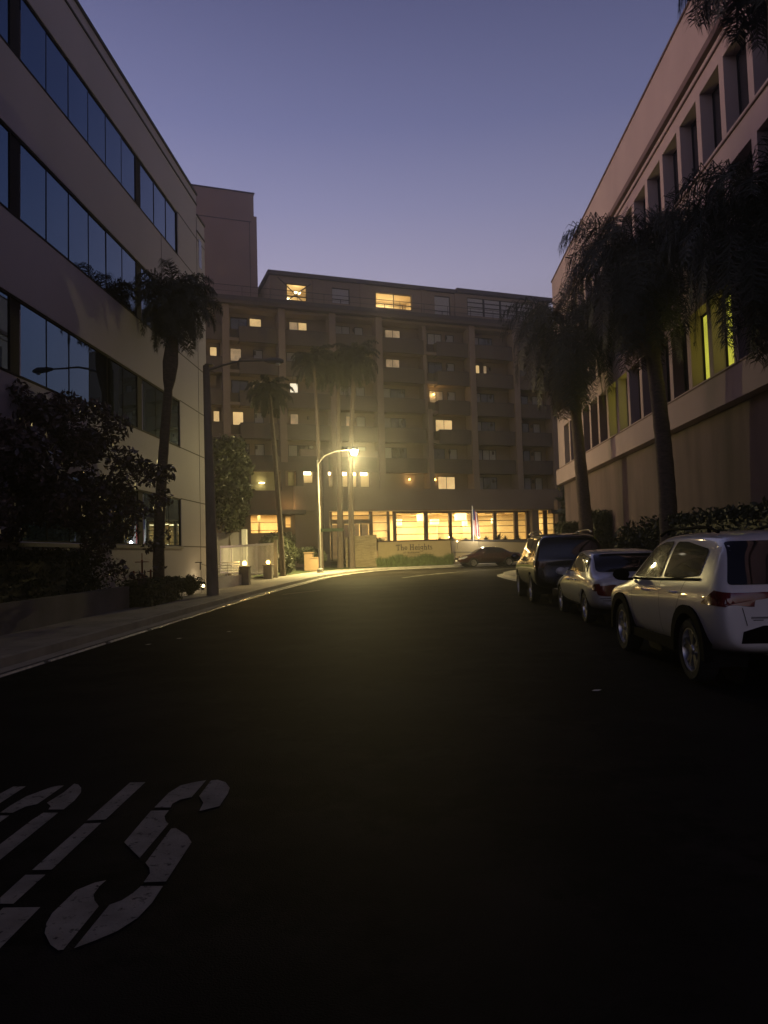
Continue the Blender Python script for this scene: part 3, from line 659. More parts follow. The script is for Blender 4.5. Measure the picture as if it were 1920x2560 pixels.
# grass in front of sign
mb=MB()
for k in range(2600):
    x=random.uniform(-3.2,2.6); y=57.25+random.uniform(-.5,.3); h=random.uniform(.4,1.0)*(1+.15*math.sin(x*3)); a=random.uniform(-.25,.25); b=random.uniform(-.2,.1); w=.02
    z=.5; mb.add([(x-w,y,z),(x+w,y,z),(x+a*.5+w,y+b*.5,z+h*.6),(x+a*.5-w,y+b*.5,z+h*.6),(x+a,y+b,z+h)],[(0,1,2,3),(3,2,4)])
tag(mb.build('tall_grass',M['grass']),'tall green grass blades growing at the foot of the sign wall','grass',kind='stuff')
# flagpole
FP=thing('flagpole','white flagpole with a hanging striped flag in front of the restaurant','flagpole',(4.42,59.2,0))
mb=MB(); mb.tube([(0,0,.5),(-.03,0,5.1)],[.055,.035],8); mb.build('pole',M['whitemetal'],FP)
mb=MB(); mb.sphere((-.03,0,5.16),.07,8); mb.build('finial',M['chrome'],FP)
mb=MB(); nx,nz=9,13
def fp(i,j):
    u=i/(nx-1); v=j/(nz-1)
    return (.02+u*.62*(.55+.45*v)-.12*v+ .03*math.sin(u*9), .07*math.sin(u*14+v*2)*(.3+u), 4.95-v*2.0-u*.35)
for j in range(nz-1):
    for i in range(nx-1):
        mb.cur= 2 if (j<5 and i<4) else (0 if i%2==0 else 1)
        mb.add([fp(i,j),fp(i+1,j),fp(i+1,j+1),fp(i,j+1)],[(0,1,2,3)])
mb.build('flag',[M['flagred'],M['flagwhite'],M['flagblue']],FP,True)
# utility cabinets
CB=thing('utility_cabinet','peach utility cabinet beside the street lamp base','cabinet',(-7.05,50,0)); mb=MB(); mb.box(-.28,.28,-.25,.3,.45,1.42); mb.box(-.31,.31,-.28,.33,1.42,1.47); mb.build('body',M['peach'],CB)
mb=MB(); mb.box(-.2,.2,-.265,-.252,.6,1.3); mb.build('door',M['peach'],CB)
CB=thing('peach_garden_pier','low peach stucco pier behind the utility cabinet','pier',(-7.6,51.5,0)); mb=MB(); mb.box(-.35,.2,-.25,.5,.45,1.75); mb.box(-.4,.25,-.3,.55,1.75,1.82); mb.build('pier_body',M['peach'],CB)
light('flag_spot','POINT',(.2,-1.2,3.0),110,(1,.9,.75),FP,shadow_soft_size=.1)
# path light dots
for k,(x,y,z) in enumerate(((3.05,58.2,2.38),(4.75,58.5,2.62),(2.45,59.3,2.75))):
    T=thing('garden_spotlight',['small white spotlight on the garden wall left of the flagpole','small white spotlight just right of the flagpole','small white spotlight above the right end of the sign wall'][k],'light',(x,y,z),group='garden spotlights'); mb=MB(); mb.sphere((0,0,0),.055,8); mb.build('bulb',M['glow'],T); mb=MB(); mb.tube([(0,0.05,-.6),(0,.05,-.04)],.015,5); mb.build('stake',M['roofdark'],T)

# ------------------------------------------------------------------ street lamps
SLP=thing('street_lamp','lit street lamp on a pale steel pole at the bend of the road','street lamp',(-6.15,46,g(46)))
mb=MB(); mb.tube([(0,0,.1),(0,0,4),(-.03,0,7.2)],[.10,.08,.055],10); mb.build('pole',M['steel'],SLP,True)
mb=MB(); mb.lathe([(.2,.1),(.2,.35),(.11,.42)],(0,0,0),'z',12); mb.build('base',M['steel'],SLP)
mb=MB(); mb.tube([(-.03,0,6.9),(.4,0,7.45),(1.1,0,7.72),(1.95,0,7.80)],[.04,.038,.034,.03],8); mb.build('arm',M['steel'],SLP,True)
mb=MB(); mb.add([(1.85,-.1,7.74),(2.6,-.16,7.76),(2.6,.16,7.76),(1.85,.1,7.74),(1.9,-.06,7.92),(2.5,-.09,7.95),(2.5,.09,7.95),(1.9,.06,7.92)],[(0,3,2,1),(4,5,6,7),(0,1,5,4),(1,2,6,5),(2,3,7,6),(3,0,4,7)]); mb.build('lamp_head',M['steel'],SLP)
mb=MB(); mb.sphere((2.3,0,7.62),.21,16,.85); mb.build('lens',M['street'],SLP,True)
light('lamp_light','POINT',(2.3,-.02,7.30),2900,(1,.80,.33),SLP,shadow_soft_size=.12)
light('lamp_beam','SPOT',(2.3,-.02,7.28),19000,(1,.79,.30),SLP,shadow_soft_size=.12,spot_size=math.radians(146),spot_blend=1.0)
NS=thing('street_sign','small green street name sign on a bracket','sign',(-6.15,46,3.15)); mb=MB(); mb.box(.12,1.5,-.02,.02,-.1,.1); mb.box(.09,.12,-.03,.03,-.14,.14); mb.build('sign_plate',mat('green sign plate',(.05,.10,.05),.5),NS)
UP=thing('utility_pole','tall weathered pole with an unlit lamp arm at the left kerb','street lamp',(-7.12,25.3,g(25.3)))
mb=MB(); mb.tube([(0,0,.1),(-.05,0,4),(-.12,0,8.15)],[.215,.17,.115],12); mb.build('pole',M['polecon'],UP,True)
mb=MB(); mb.tube([(-.12,0,7.95),(.5,0,8.15),(1.1,0,8.27),(2.0,0,8.25)],[.045,.04,.035,.03],8); mb.build('arm',M['steel'],UP,True)
mb=MB(); mb.tube([(1.95,0,8.25),(2.15,0,8.24),(2.45,0,8.22),(2.62,0,8.2)],[.05,.1,.12,.05],8); mb.build('lamp_head',M['steel'],UP,True)
mb=MB(); mb.sphere((2.42,0,8.12),.09,10,.6); mb.build('lens',M['plate'],UP,True)
mb=MB(); mb.box(-.14,.14,-.14,.14,8.15,8.19); mb.build('cap',M['steel'],UP)
# traffic-type small sign bracket on the pole
SB=thing('parking_sign','small sign seen edge on fixed to the weathered pole','sign',(-7.5,25.3,1.45)); mb=MB(); mb.box(-.22,.02,-.012,.012,0,.03); mb.box(-.06,-.03,-.01,.01,-.25,0); mb.tube([(0,0,-.05),(.22,0,-.12)],.01,5); mb.build('bracket',M['steel'],SB)

# ------------------------------------------------------------------ gate and globe piers
def barfence(root,A,B,z0,z1,step,vert=True):
    A=Vector(A);B=Vector(B); n=int((B-A).length/step); return n
GT=thing('sliding_gate','white picket driveway gate standing behind the two globe lamp piers','gate',(-12.4,46,0),math.atan2(-6,4.6))
Lg=math.hypot(4.6,6); mb=MB()
mb.box(0,Lg,-.03,.03,2.22,2.34); mb.box(0,Lg,-.03,.03,.62,.72); 
for s in (0,1.7,3.4,5.2,Lg-.1): mb.box(s,s+.1,-.04,.04,.55,2.36)
mb.build('gate_frame',M['whitemetal'],GT)
mb=MB()
for k in range(int(Lg/.16)): mb.box(k*.16+.06,k*.16+.10,-.015,.015,.72,2.22)
mb.build('picket_panel',M['whitemetal'],GT)
GP=thing('gate_post','grey steel gate post at the right end of the driveway gate','post',(-7.72,39.8,0)); mb=MB(); mb.box(-.09,.09,-.09,.09,.4,2.5); mb.box(.09,.16,-.1,.1,1.5,1.75); mb.build('post_body',M['steel'],GP)
def globe_pier(x,y,zt,label):
    T=thing('globe_lamp_pier',label,'lamp',(x,y,0),group='globe lamp piers at the driveway')
    mb=MB(); mb.box(-.22,.22,-.22,.22,g(y),zt); mb.box(-.25,.25,-.25,.25,zt,zt+.05); mb.build('pier',M['polecon'],T)
    mb=MB(); mb.sphere((0,0,zt+.17),.10,14); mb.build('globe',M['amber'],T,True)
    mb=MB(); mb.lathe([(.06,0),(.05,.08)],(0,0,zt+.05),'z',10); mb.build('collar',M['steel'],T)
    light('globe_light','POINT',(0,-.0,zt+.38),50,(1,.62,.2),T,shadow_soft_size=.1)
globe_pier(-7.68,32.4,1.15,'short pier with a glowing amber globe, nearer of the two at the driveway')
globe_pier(-7.86,38.4,1.12,'short pier with a glowing amber globe, farther of the two beside the gate')
LF=thing('low_fence','low white wall topped with horizontal white rails beside the driveway','fence',(-8.05,29.2,0))
mb=MB(); mb.add([(x,y,z) for (x,y) in ((0,0),(.28,3.0),(.08,3.02),(-.2,0)) for z in (.2,.84)],[(0,2,3,1),(2,4,5,3),(4,6,7,5),(6,0,1,7),(1,3,5,7)]); mb.build('base_wall',M['whitemetal'],LF)
mb=MB()
for z in (.95,1.06,1.17,1.28,1.4): mb.tube([(-.1,0,z),(.18,3.0,z)],.02,6)
for t in (0,.5,1): mb.tube([(-.1+.28*t,3*t,.84),(-.1+.28*t,3*t,1.42)],.02,6)
mb.build('rail',M['whitemetal'],LF)
GH=thing('garage_wall','plain grey garage wall behind the driveway gate','wall',(-12.7,50,0)); mb=MB(); mb.box(-2.4,.7,0,.3,.3,3.3); mb.build('wall_panel',mat('grey render',(.33,.31,.30),.85,.08),GH); mb=MB(); mb.box(.7,1.0,-.1,.35,.3,3.5); mb.build('white_post',M['whitemetal'],GH)
UL=thing('wall_uplight','small bright uplight at the foot of the white building corner','light',(-8.55,29.0,g(29)+.13)); mb=MB(); mb.sphere((0,0,.17),.075,12); mb.build('bulb',M['glow'],UL,True); mb=MB(); mb.lathe([(.05,0),(.05,.1),(.07,.12)],(0,0,0),'z',10); mb.build('housing',M['roofdark'],UL); light('uplight','POINT',(0.05,-.05,.30),14,(1,.72,.33),UL,shadow_soft_size=.08)
# ------------------------------------------------------------------ left planter wall
PLW=thing('planter','long low concrete planter wall along the left pavement','planter',(-8.1,12,0))
mb=MB(); n=14; ya=[-14+ (20.4+14)*k/n for k in range(n+1)]
vs=[]; 
for y in ya: vs+=[(0,y-12,g(y)),(0,y-12,g(y)+.74),(-.2,y-12,g(y)+.74),(-.2,y-12,g(y))]
fs=[]
for k in range(n):
    for j in range(3): fs.append((k*4+j,(k+1)*4+j,(k+1)*4+j+1,k*4+j+1))
fs+=[(0,1,2,3),(n*4+3,n*4+2,n*4+1,n*4)]
mb.add(vs,fs); mb.build('wall_panel',mat('grey planter concrete',(.15,.14,.145),.85,.2,1.5,.2),PLW)
# ------------------------------------------------------------------ vegetation
def leaf_cloud(mb,centers,n,size,sq=(1,1,1)):
    C_=np.array([c[:3] for c in centers]); R_=np.array([c[3] for c in centers]); w=R_**3/np.sum(R_**3)
    idx=rng.choice(len(C_),n,p=w); d=rng.normal(size=(n,3)); d/=np.linalg.norm(d,axis=1)[:,None]
    r=rng.random(n)**.42; P=C_[idx]+d*(r*R_[idx])[:,None]*np.array(sq)
    a=rng.normal(size=(n,3)); a/=np.linalg.norm(a,axis=1)[:,None]; b=np.cross(a,rng.normal(size=(n,3))); b/=np.linalg.norm(b,axis=1)[:,None]
    s=size*(.6+.8*rng.random(n))[:,None]
    V=np.stack([P-a*s,P+b*s*.42,P+a*s,P-b*s*.42],1).reshape(-1,3)
    base=len(mb.v); mb.v+=[tuple(x) for x in V.tolist()]; mb.f+=[(base+4*i,base+4*i+1,base+4*i+2,base+4*i+3) for i in range(n)]; mb.mi+=[mb.cur]*n
def broad_tree(name,label,loc,trunk_h,clumps,n,size,mt,tr=.14,cat='tree',group=None,sq=(1,1,.9)):
    T=thing(name,label,cat,loc,group=group)
    mb=MB(); mb.tube([(0,0,-.1),(.08,.03,trunk_h*.5),(.0,.1,trunk_h)],[tr,tr*.75,tr*.6],9)
    for c in clumps[:14]:
        e=Vector(c[:3]); s=Vector((0,.1,trunk_h)); m_=(s+e)/2+Vector((0,0,-.1)); mb.tube([s,m_,e],[tr*.4,tr*.25,tr*.08],5)
    mb.build('trunk',M['bark'],T,True)
    mb=MB(); leaf_cloud(mb,clumps,n,size,sq); mb.build('crown',mt,T); return T
def clumps(c,rx,ry,rz,n,r0,r1,seed):
    R=random.Random(seed); o=[]
    while len(o)<n:
        x,y,z=[R.uniform(-1,1) for _ in range(3)]
        if x*x+y*y+z*z<1: o.append((c[0]+x*rx,c[1]+y*ry,c[2]+z*rz,R.uniform(r0,r1)))
    return o
cl=clumps((0,0,3.1),1.7,2.9,1.15,40,.35,.75,3)+[(.3,3.9,5.3,.45),(1.0,3.9,5.15,.4),(-.4,2.5,5.2,.6),(.6,2.5,4.8,.6),(1.5,3.9,4.75,.4),(-.1,3.0,4.7,.6),(.9,3.2,4.2,.6),(.12,3.9,4.2,.5),(1.0,3.9,4.4,.5),(1.7,3.9,3.9,.45),(2.3,3.9,3.6,.4),(2.75,3.9,3.6,.25),(1.5,3.9,3.2,.5),(.8,3.9,3.3,.55),(0,3.9,3.2,.6),(2.6,3.9,3.0,.3),(-.5,3.9,4.4,.5),(1.9,3.9,2.7,.35),(2.3,3.9,2.75,.25),(1.0,3.9,2.6,.45),(1.5,4.6,2.3,.3),(1.9,5.2,1.9,.26),(2.1,5.6,2.2,.2),(1.3,4.4,1.3,.3),(1.6,5.0,1.1,.22),(2.0,5.5,1.35,.16),(1.0,4.0,2.0,.42),(.8,3.6,2.6,.5)]
broad_tree('street_tree','dark purple leaved tree spreading over the left planter hedge',(-8.75,13.6,g(13)),1.9,cl,42000,.075,M['leafred'])
broad_tree('street_tree','dark tree rising at the left edge beside the office windows',(-8.3,11.4,g(11)),4.2,clumps((-.2,0,6.0),.7,1.2,1.1,16,.3,.55,5),5200,.075,M['leaf'])
broad_tree('evergreen_tree','tall dense dark evergreen behind the driveway gate',(-12.9,50,.45),3,clumps((0,0,6.5),1.25,1.2,3.4,34,.6,1.0,8),15000,.15,M['leaf'])
for k,(x,y,h) in enumerate(((15.6,64,5.0),(18.6,71,5.4),(22.5,77,5.6),(27,83,5.8))):  # unseen trees added to block low sky in the mirrored office windows
    broad_tree('evergreen_tree',['dark tree past the far corner of the pink building, closest to the corner','dark tree past the far corner of the pink building, second from the corner','dark tree past the far corner of the pink building, third from the corner','dark tree past the far corner of the pink building, farthest from the corner'][k],(x,y,.5),3,clumps((0,0,h),2.6,2.6,h-1.2,26,1.2,1.9,20+k),4200,.34,M['leaf'],tr=.25,group='trees beyond the right corner')
def hedge(name,label,c,sx,sy,sz,n,size,mt=None,cat='hedge',rnd=.08):
    mb=MB(); hx,hy=sx/2,sy/2
    mb.box(-hx*.86,hx*.86,-hy*.86,hy*.86,0,sz*.93)
    P=rng.uniform(-1,1,size=(n,3)); 
    ax=rng.integers(0,3,n); 
    for i in range(n):
        k=ax[i]
        if k==2: P[i,2]=1
        else: P[i,k]=math.copysign(1,P[i,k])
    P=P*(1+rng.normal(0,rnd,size=(n,1))); P=P*np.array([hx,hy,sz/2])+np.array([0,0,sz/2])
    a=rng.normal(size=(n,3)); a/=np.linalg.norm(a,axis=1)[:,None]; b=np.cross(a,rng.normal(size=(n,3))); b/=np.linalg.norm(b,axis=1)[:,None]
    s=size*(.6+.8*rng.random(n))[:,None]; V=np.stack([P-a*s,P+b*s*.45,P+a*s,P-b*s*.45],1).reshape(-1,3)
    base=len(mb.v); mb.v+=[tuple(x) for x in V.tolist()]; mb.f+=[(base+4*i,base+4*i+1,base+4*i+2,base+4*i+3) for i in range(n)]; mb.mi+=[0]*n
    o=mb.build(name,mt or M['hedge']); o.location=c; return tag(o,label,cat)
hedge('hedge','tall clipped dark hedge rising from the left planter',(-8.62,9.9,g(10)),.52,17.2,1.72,30000,.055)
hedge('shrub','low clipped shrub right of the planter end wall',(-8.05,22.0,g(22)+.05),.9,2.6,.78,3500,.05,cat='shrub')
def bush(name,label,loc,r,n,size,mt=None,sq=(1,1,.8),group=None):
    mb=MB(); leaf_cloud(mb,clumps((0,0,r*.7),r*.55,r*.55,r*.4,9,r*.35,r*.6,int(abs(loc[0]*10+loc[1]))),n,size,sq)
    for k in range(7):
        a=k*.9; mb.tube([(0,0,-.1),(math.cos(a)*r*.4,math.sin(a)*r*.4,r*.8)],.012,4)
    o=mb.build(name,mt or M['hedge']); o.location=loc; return tag(o,label,'shrub',group)
bush('shrub','rounded shrub at the foot of the left palm trunk',(-8.2,24.2,g(24)+.1),.62,2600,.05)
bush('shrub','loose leafy shrub beside the wall uplight',(-8.25,26.3,g(26)+.1),.6,1500,.06)
bush('shrub','bushy green shrub behind the second globe lamp pier',(-8.2,44,.45),1.2,5000,.08)
bush('shrub','taller leafy shrub left of the entrance wing',(-9.0,50,.5),1.8,7000,.1)
bush('shrub','round dark shrub in front of the entrance wing',(-8.0,54,.6),1.35,5000,.1)
bush('shrub','small potted tree beside the entrance doors',(-3.3,62.5,1.6),1.0,2500,.09)
bush('shrub','leafy shrub under the lit left ground window',(-11.0,57,1.4),1.6,5000,.1)
hedge('box_hedge','square clipped hedge beside the right palm base',(9.6,38.6,.3),1.7,2.2,2.95,9000,.07)
hedge('box_hedge','smaller square clipped hedge farther along the right wall',(8.7,43.6,.35),1.1,1.6,2.55,5000,.07)
hedge('hedge','long dark hedge against the right wall above the white vehicle',(8.7,19.5,.15),1.4,13,2.25,18000,.08)
bush('shrub','bushy plant right of the middle palm trunk',(8.2,27.6,.2),1.5,6000,.1)
spiky('yucca','spiky leafed plant left of the middle palm trunk',(8.1,30.5,.3),60,1.9,.06,M['hedge'])
def palm(label,loc,H,top_r,base_r,lean,nf,FL,seed,droop=1.9,lw=.02,leafl=.62,skirt=0,e0=(-.5,1.45),bulge=False,group='queen palms along the street',crownup=0.0):
    R=random.Random(seed); T=thing('palm_tree',label,'palm tree',loc,group=group)
    mb=MB(); n=34; pts=[];rad=[]
    for k in range(n+1):
        t=k/n; pts.append((lean[0]*t*t+.05*math.sin(t*5+seed),lean[1]*t*t,-.1+(H+.1)*t)); r=base_r+(top_r-base_r)*t
        if bulge and .70<t<.89: r=top_r*(1+1.0*math.sin((t-.70)/.19*PI))
        rad.append(r*(1.0+.05*(k%2))*(1.25 if k==0 else 1))
    mb.tube(pts,rad,12); mb.build('trunk',M['palmtrunk'],T,True)
    o=Vector(pts[-1])
    mb=MB(); dry=MB()
    for f in range(nf+skirt):
        isd=f>=nf; B=dry if isd else mb
        a=f*2.399+R.uniform(-.2,.2); t=(f/nf) if not isd else 1
        e=(e0[1]+(e0[0]-e0[1])*t)+R.uniform(-.12,.12) if not isd else R.uniform(-1.3,-.9)
        Lf=FL*R.uniform(.85,1.1)*(.95 if isd else 1); dr=droop*R.uniform(.85,1.15)*(1-.25*t)
        S=15; p=o.copy(); P=[p.copy()]; D=[]
        for k in range(S):
            u=(k+.5)/S; el=e-dr*u**1.35; el=max(el,-1.5)
            d=Vector((math.cos(a)*math.cos(el),math.sin(a)*math.cos(el),math.sin(el))); p=p+d*(Lf/S); P.append(p.copy()); D.append(d)
        B.tube(P,[.028*(1-.85*k/S) for k in range(S+1)],4,False)
        side=Vector((-math.sin(a),math.cos(a),0)); nl=62
        for k in range(nl):
            u=.12+.88*k/(nl-1); q=u*S; i=min(int(q),S-1); pt=P[i].lerp(P[i+1],q-i); d=D[i]
            l=leafl*math.sin(PI*min(.98,.14+.80*u))**.6*R.uniform(.8,1.15); w=lw
            for sg in (-1,1):
                dd=(side*sg*R.uniform(.5,1)+d*R.uniform(.3,.9)+Vector((0,0,R.uniform(-.45,.4)))).normalized()
                m1=pt+dd*l*.5; m2=m1+(dd*.55+Vector((R.uniform(-.15,.15),R.uniform(-.15,.15),-R.uniform(.6,1.1)))).normalized()*l*.55; wv=d*w
                B.add([pt-wv,pt+wv,m1+wv*1.1,m1-wv*1.1,m2],[(0,1,2,3),(3,2,4)])
    mb.build('crown',M['palmfar'] if 'slim' in group else M['palmleaf'],T)
    if skirt: dry.build('dry_fronds',M['palmdry'],T)
    return T
# left palm in front of the white wall
palm('single palm with a swollen green shaft in front of the white office wall',(-8.25,23.3,g(23)),9.85,.12,.19,(.55,.1),54,1.75,4,droop=2.3,lw=.012,leafl=.5,bulge=True,e0=(-.8,1.4))
palm('large drooping palm near the far corner of the pink building',(8.2,36.3,.3),11.9,.20,.36,(-.7,-.1),60,4.1,9,droop=2.7,lw=.016,leafl=1.15,skirt=16,e0=(-1.1,1.35))
palm('tall thick palm standing mid way along the pink building wall',(8.1,24.3,.2),10.7,.19,.31,(-.5,0),66,3.35,12,droop=2.45,lw=.013,leafl=1.1,skirt=14,e0=(-1.0,1.4))
palm('palm whose fronds hang into the top right corner',(7.6,15.0,.1),14.2,.17,.26,(.1,0),56,2.5,15,droop=2.5,lw=.012,leafl=.95)
palm('palm with a low full crown near the right edge in front of the pink wall',(8.4,17.2,.15),8.9,.17,.24,(.1,0),66,3.3,17,droop=2.4,lw=.012,leafl=1.0,skirt=14,e0=(-1.1,1.4))
palm('slim tall palm beside the driveway gate',(-7.8,42,.4),10.6,.10,.16,(-.6,0),38,1.7,21,droop=2.2,leafl=.4,group='slim palms before the residence')
palm('slim tall palm on the lawn behind the street lamp pole',(-6.95,53,.5),15.0,.11,.17,(-.3,0),38,2.2,23,droop=2.2,leafl=.5,group='slim palms before the residence')
palm('patterned trunk palm, left of the two by the stone wall',(-5.85,55.2,.5),15.2,.16,.24,(.2,0),38,2.4,25,droop=2.2,leafl=.5,group='slim palms before the residence')
palm('patterned trunk palm, right of the two by the stone wall',(-4.95,54.6,.5),15.6,.15,.22,(.6,0),38,2.4,27,droop=2.2,leafl=.5,group='slim palms before the residence')
# ------------------------------------------------------------------ fire standpipe
FD_=thing('fire_standpipe','dark red fire service standpipe with wheel valves by the left shrubs','standpipe',(-8.55,22.7,g(22.7)))
mb=MB(); mb.tube([(-.05,0,0),(-.05,0,1.0)],.10,10); mb.tube([(-.42,0,.0),(-.42,0,.62),(-.3,0,.78),(-.05,0,.8)],.09,10); mb.tube([(.0,0,.78),(.3,0,.70),(.38,0,.45),(.38,0,0)],.09,10); mb.tube([(-.42,0,.3),(.38,0,.3)],.12,10)
mb.build('pipe_body',M['red'],FD_,True)
for (x,z,r) in ((-.05,1.38,.2),(-.32,1.05,.14),(.22,1.08,.1)):
    mb=MB(); mb.tube([(x,0,z-.42),(x,0,z+.06)],.03,6); mb.lathe([(r,-.012),(r+.015,0),(r,.012),(r-.02,0),(r,-.012)],(x,0,z),'z',16); mb.box(x-r,x+r,-.012,.012,z-.012,z+.012); mb.box(x-.012,x+.012,-r,r,z-.01,z+.01)
    if r>.15: mb.tube([(x,0,z),(x,0,z+.27)],.014,5)
    mb.build('valve_wheel',M['red'],FD_)
for x in (-.12,.05): mb=MB(); mb.tube([(x+.02,-.05,.85),(x+.02,-.32,.82)],[.07,.06],8); mb.build('hose_outlet',M['red'],FD_)
# ------------------------------------------------------------------ cars
def section(st):
    y,w,zb,zm,zl,wl,wr,zr=st
    h=[(0,zb),(w*.80,zb),(w*.96,zb+.10),(w,zm),(w*.985,zl-.10),(wl,zl),(wr,zr-.06),(wr*.78,zr),(0,zr+.015)]
    return [(x,y,z) for x,z in h]+[(-x,y,z) for x,z in h[-2:0:-1]]
def car_body(stations,wheels,rw,mt,arch=.44):
    vs=[];n=16
    for s in stations: vs+=section(s)
    m=len(stations); fs=[]
    for i in range(m-1):
        for k in range(n): fs.append((i*n+k,i*n+(k+1)%n,(i+1)*n+(k+1)%n,(i+1)*n+k))
    # end caps as quad strips
    for b,fl in ((0,False),((m-1)*n,True)):
        for k in range(8):
            a=[b+k,b+k+1,b+(n-k-1)%n,b+(n-k)%n]
            a=list(dict.fromkeys(a))
            if len(a)>=3: fs.append(tuple(a if fl else a[::-1]))
    me=bpy.data.meshes.new('tmp'); me.from_pydata(vs,[],fs); bm=bmesh.new(); bm.from_mesh(me); bmesh.ops.recalc_face_normals(bm,faces=bm.faces); bm.to_mesh(me); bm.free()
    o=bpy.data.objects.new('tmp',me); COL.objects.link(o)
    sm=o.modifiers.new('s','SUBSURF'); sm.levels=3; sm.render_levels=3
    cut=MB()
    for (y) in wheels:
        for sx in (-1,1):
            x0,x1=(.42,1.3) if sx>0 else (-1.3,-.42)
            cut.tube([(x0,y,rw*1.0),(x1,y,rw*1.0)],arch,28)
    co=cut.build('cut',mt); b=o.modifiers.new('b','BOOLEAN'); b.operation='DIFFERENCE'; b.object=co; b.solver='EXACT'; b.use_self=True
    dg=bpy.context.evaluated_depsgraph_get(); dg.update()
    sm_o=o.evaluated_get(dg); me2=bpy.data.meshes.new_from_object(sm_o)
    bpy.data.objects.remove(co)
    # an uncut copy for projecting parts on
    o.modifiers.remove(b); dg.update(); me3=bpy.data.meshes.new_from_object(o.evaluated_get(bpy.context.evaluated_depsgraph_get()))
    bpy.data.objects.remove(o)
    me2.materials.clear(); me2.materials.append(mt)
    me2.polygons.foreach_set('use_smooth',[True]*len(me2.polygons)); me2.set_sharp_from_angle(angle=math.radians(35))
    bvh=BVHTree.FromPolygons([v.co.copy() for v in me3.vertices],[tuple(p.vertices) for p in me3.polygons])
    return me2,bvh
def inside(p,poly):
    c=False;j=len(poly)-1
    for i in range(len(poly)):
        a,b=poly[i],poly[j]
        if (a[1]>p[1])!=(b[1]>p[1]) and p[0]<(b[0]-a[0])*(p[1]-a[1])/(b[1]-a[1])+a[0]: c=not c
        j=i
    return c
def decal(mb,bvh,poly,axis,eps=.007,step=.045,round_=0):
    """lay a polygon given in side (y,z), back/front (x,z) or top (x,y) view onto the body surface"""
    if round_:
        Q=[]
        n=len(poly)
        for i in range(n):
            p=Vector(poly[i]); a=Vector(poly[i-1]); b=Vector(poly[(i+1)%n])
            d1=(a-p); d2=(b-p); r=min(round_,d1.length*.45,d2.length*.45)
            A=p+d1.normalized()*r; B=p+d2.normalized()*r
            for t in (0,.33,.66,1): Q.append(tuple((1-t)**2*A+2*t*(1-t)*p+t*t*B))
        poly=Q
    pts=[]; n=len(poly)
    for i in range(n):
        a,b=poly[i],poly[(i+1)%n]; k=max(1,int(math.hypot(b[0]-a[0],b[1]-a[1])/step))
        for j in range(k): pts.append((a[0]+(b[0]-a[0])*j/k,a[1]+(b[1]-a[1])*j/k))
    nb=len(pts); bp=list(pts)
    x0,x1=min(p[0] for p in poly),max(p[0] for p in poly); z0,z1=min(p[1] for p in poly),max(p[1] for p in poly)
    x=x0+step/2
    while x<x1:
        z=z0+step/2
        while z<z1:
            if inside((x,z),bp) and min((x-q[0])**2+(z-q[1])**2 for q in bp)>(step*.4)**2: pts.append((x,z))
            z+=step
        x+=step
    r=delaunay_2d_cdt([Vector(p) for p in pts],[(i,(i+1)%nb) for i in range(nb)],[],1,1e-5)
    V,F=r[0],r[2]; vs=[];ok=[]
    for v in V:
        if axis in ('l','r'): o=Vector((-3 if axis=='l' else 3,v.x,v.y)); d=Vector((1 if axis=='l' else -1,0,0))
        elif axis=='b': o=Vector((v.x,-6,v.y)); d=Vector((0,1,0))
        elif axis=='f': o=Vector((v.x,6,v.y)); d=Vector((0,-1,0))
        else: o=Vector((v.x,v.y,4)); d=Vector((0,0,-1))
        h=bvh.ray_cast(o,d)
        if h[0] is None: vs.append(o); ok.append(False)
        else:
            nn=h[1] if h[1].dot(d)<0 else -h[1]; vs.append(h[0]+nn*eps); ok.append(True)
    F2=[f for f in F if all(ok[i] for i in f) and inside(((V[f[0]].x+V[f[1]].x+V[f[2]].x)/3,(V[f[0]].y+V[f[1]].y+V[f[2]].y)/3),bp)]
    mb.add(vs,F2)
def linep(pts,w):
    out=[];P=[Vector(p) for p in pts]
    up=[];dn=[]
    for i,p in enumerate(P):
        t=(P[min(i+1,len(P)-1)]-P[max(i-1,0)]).normalized(); nn=Vector((-t.y,t.x))*w/2; up.append(tuple(p+nn)); dn.append(tuple(p-nn))
    return up+dn[::-1]
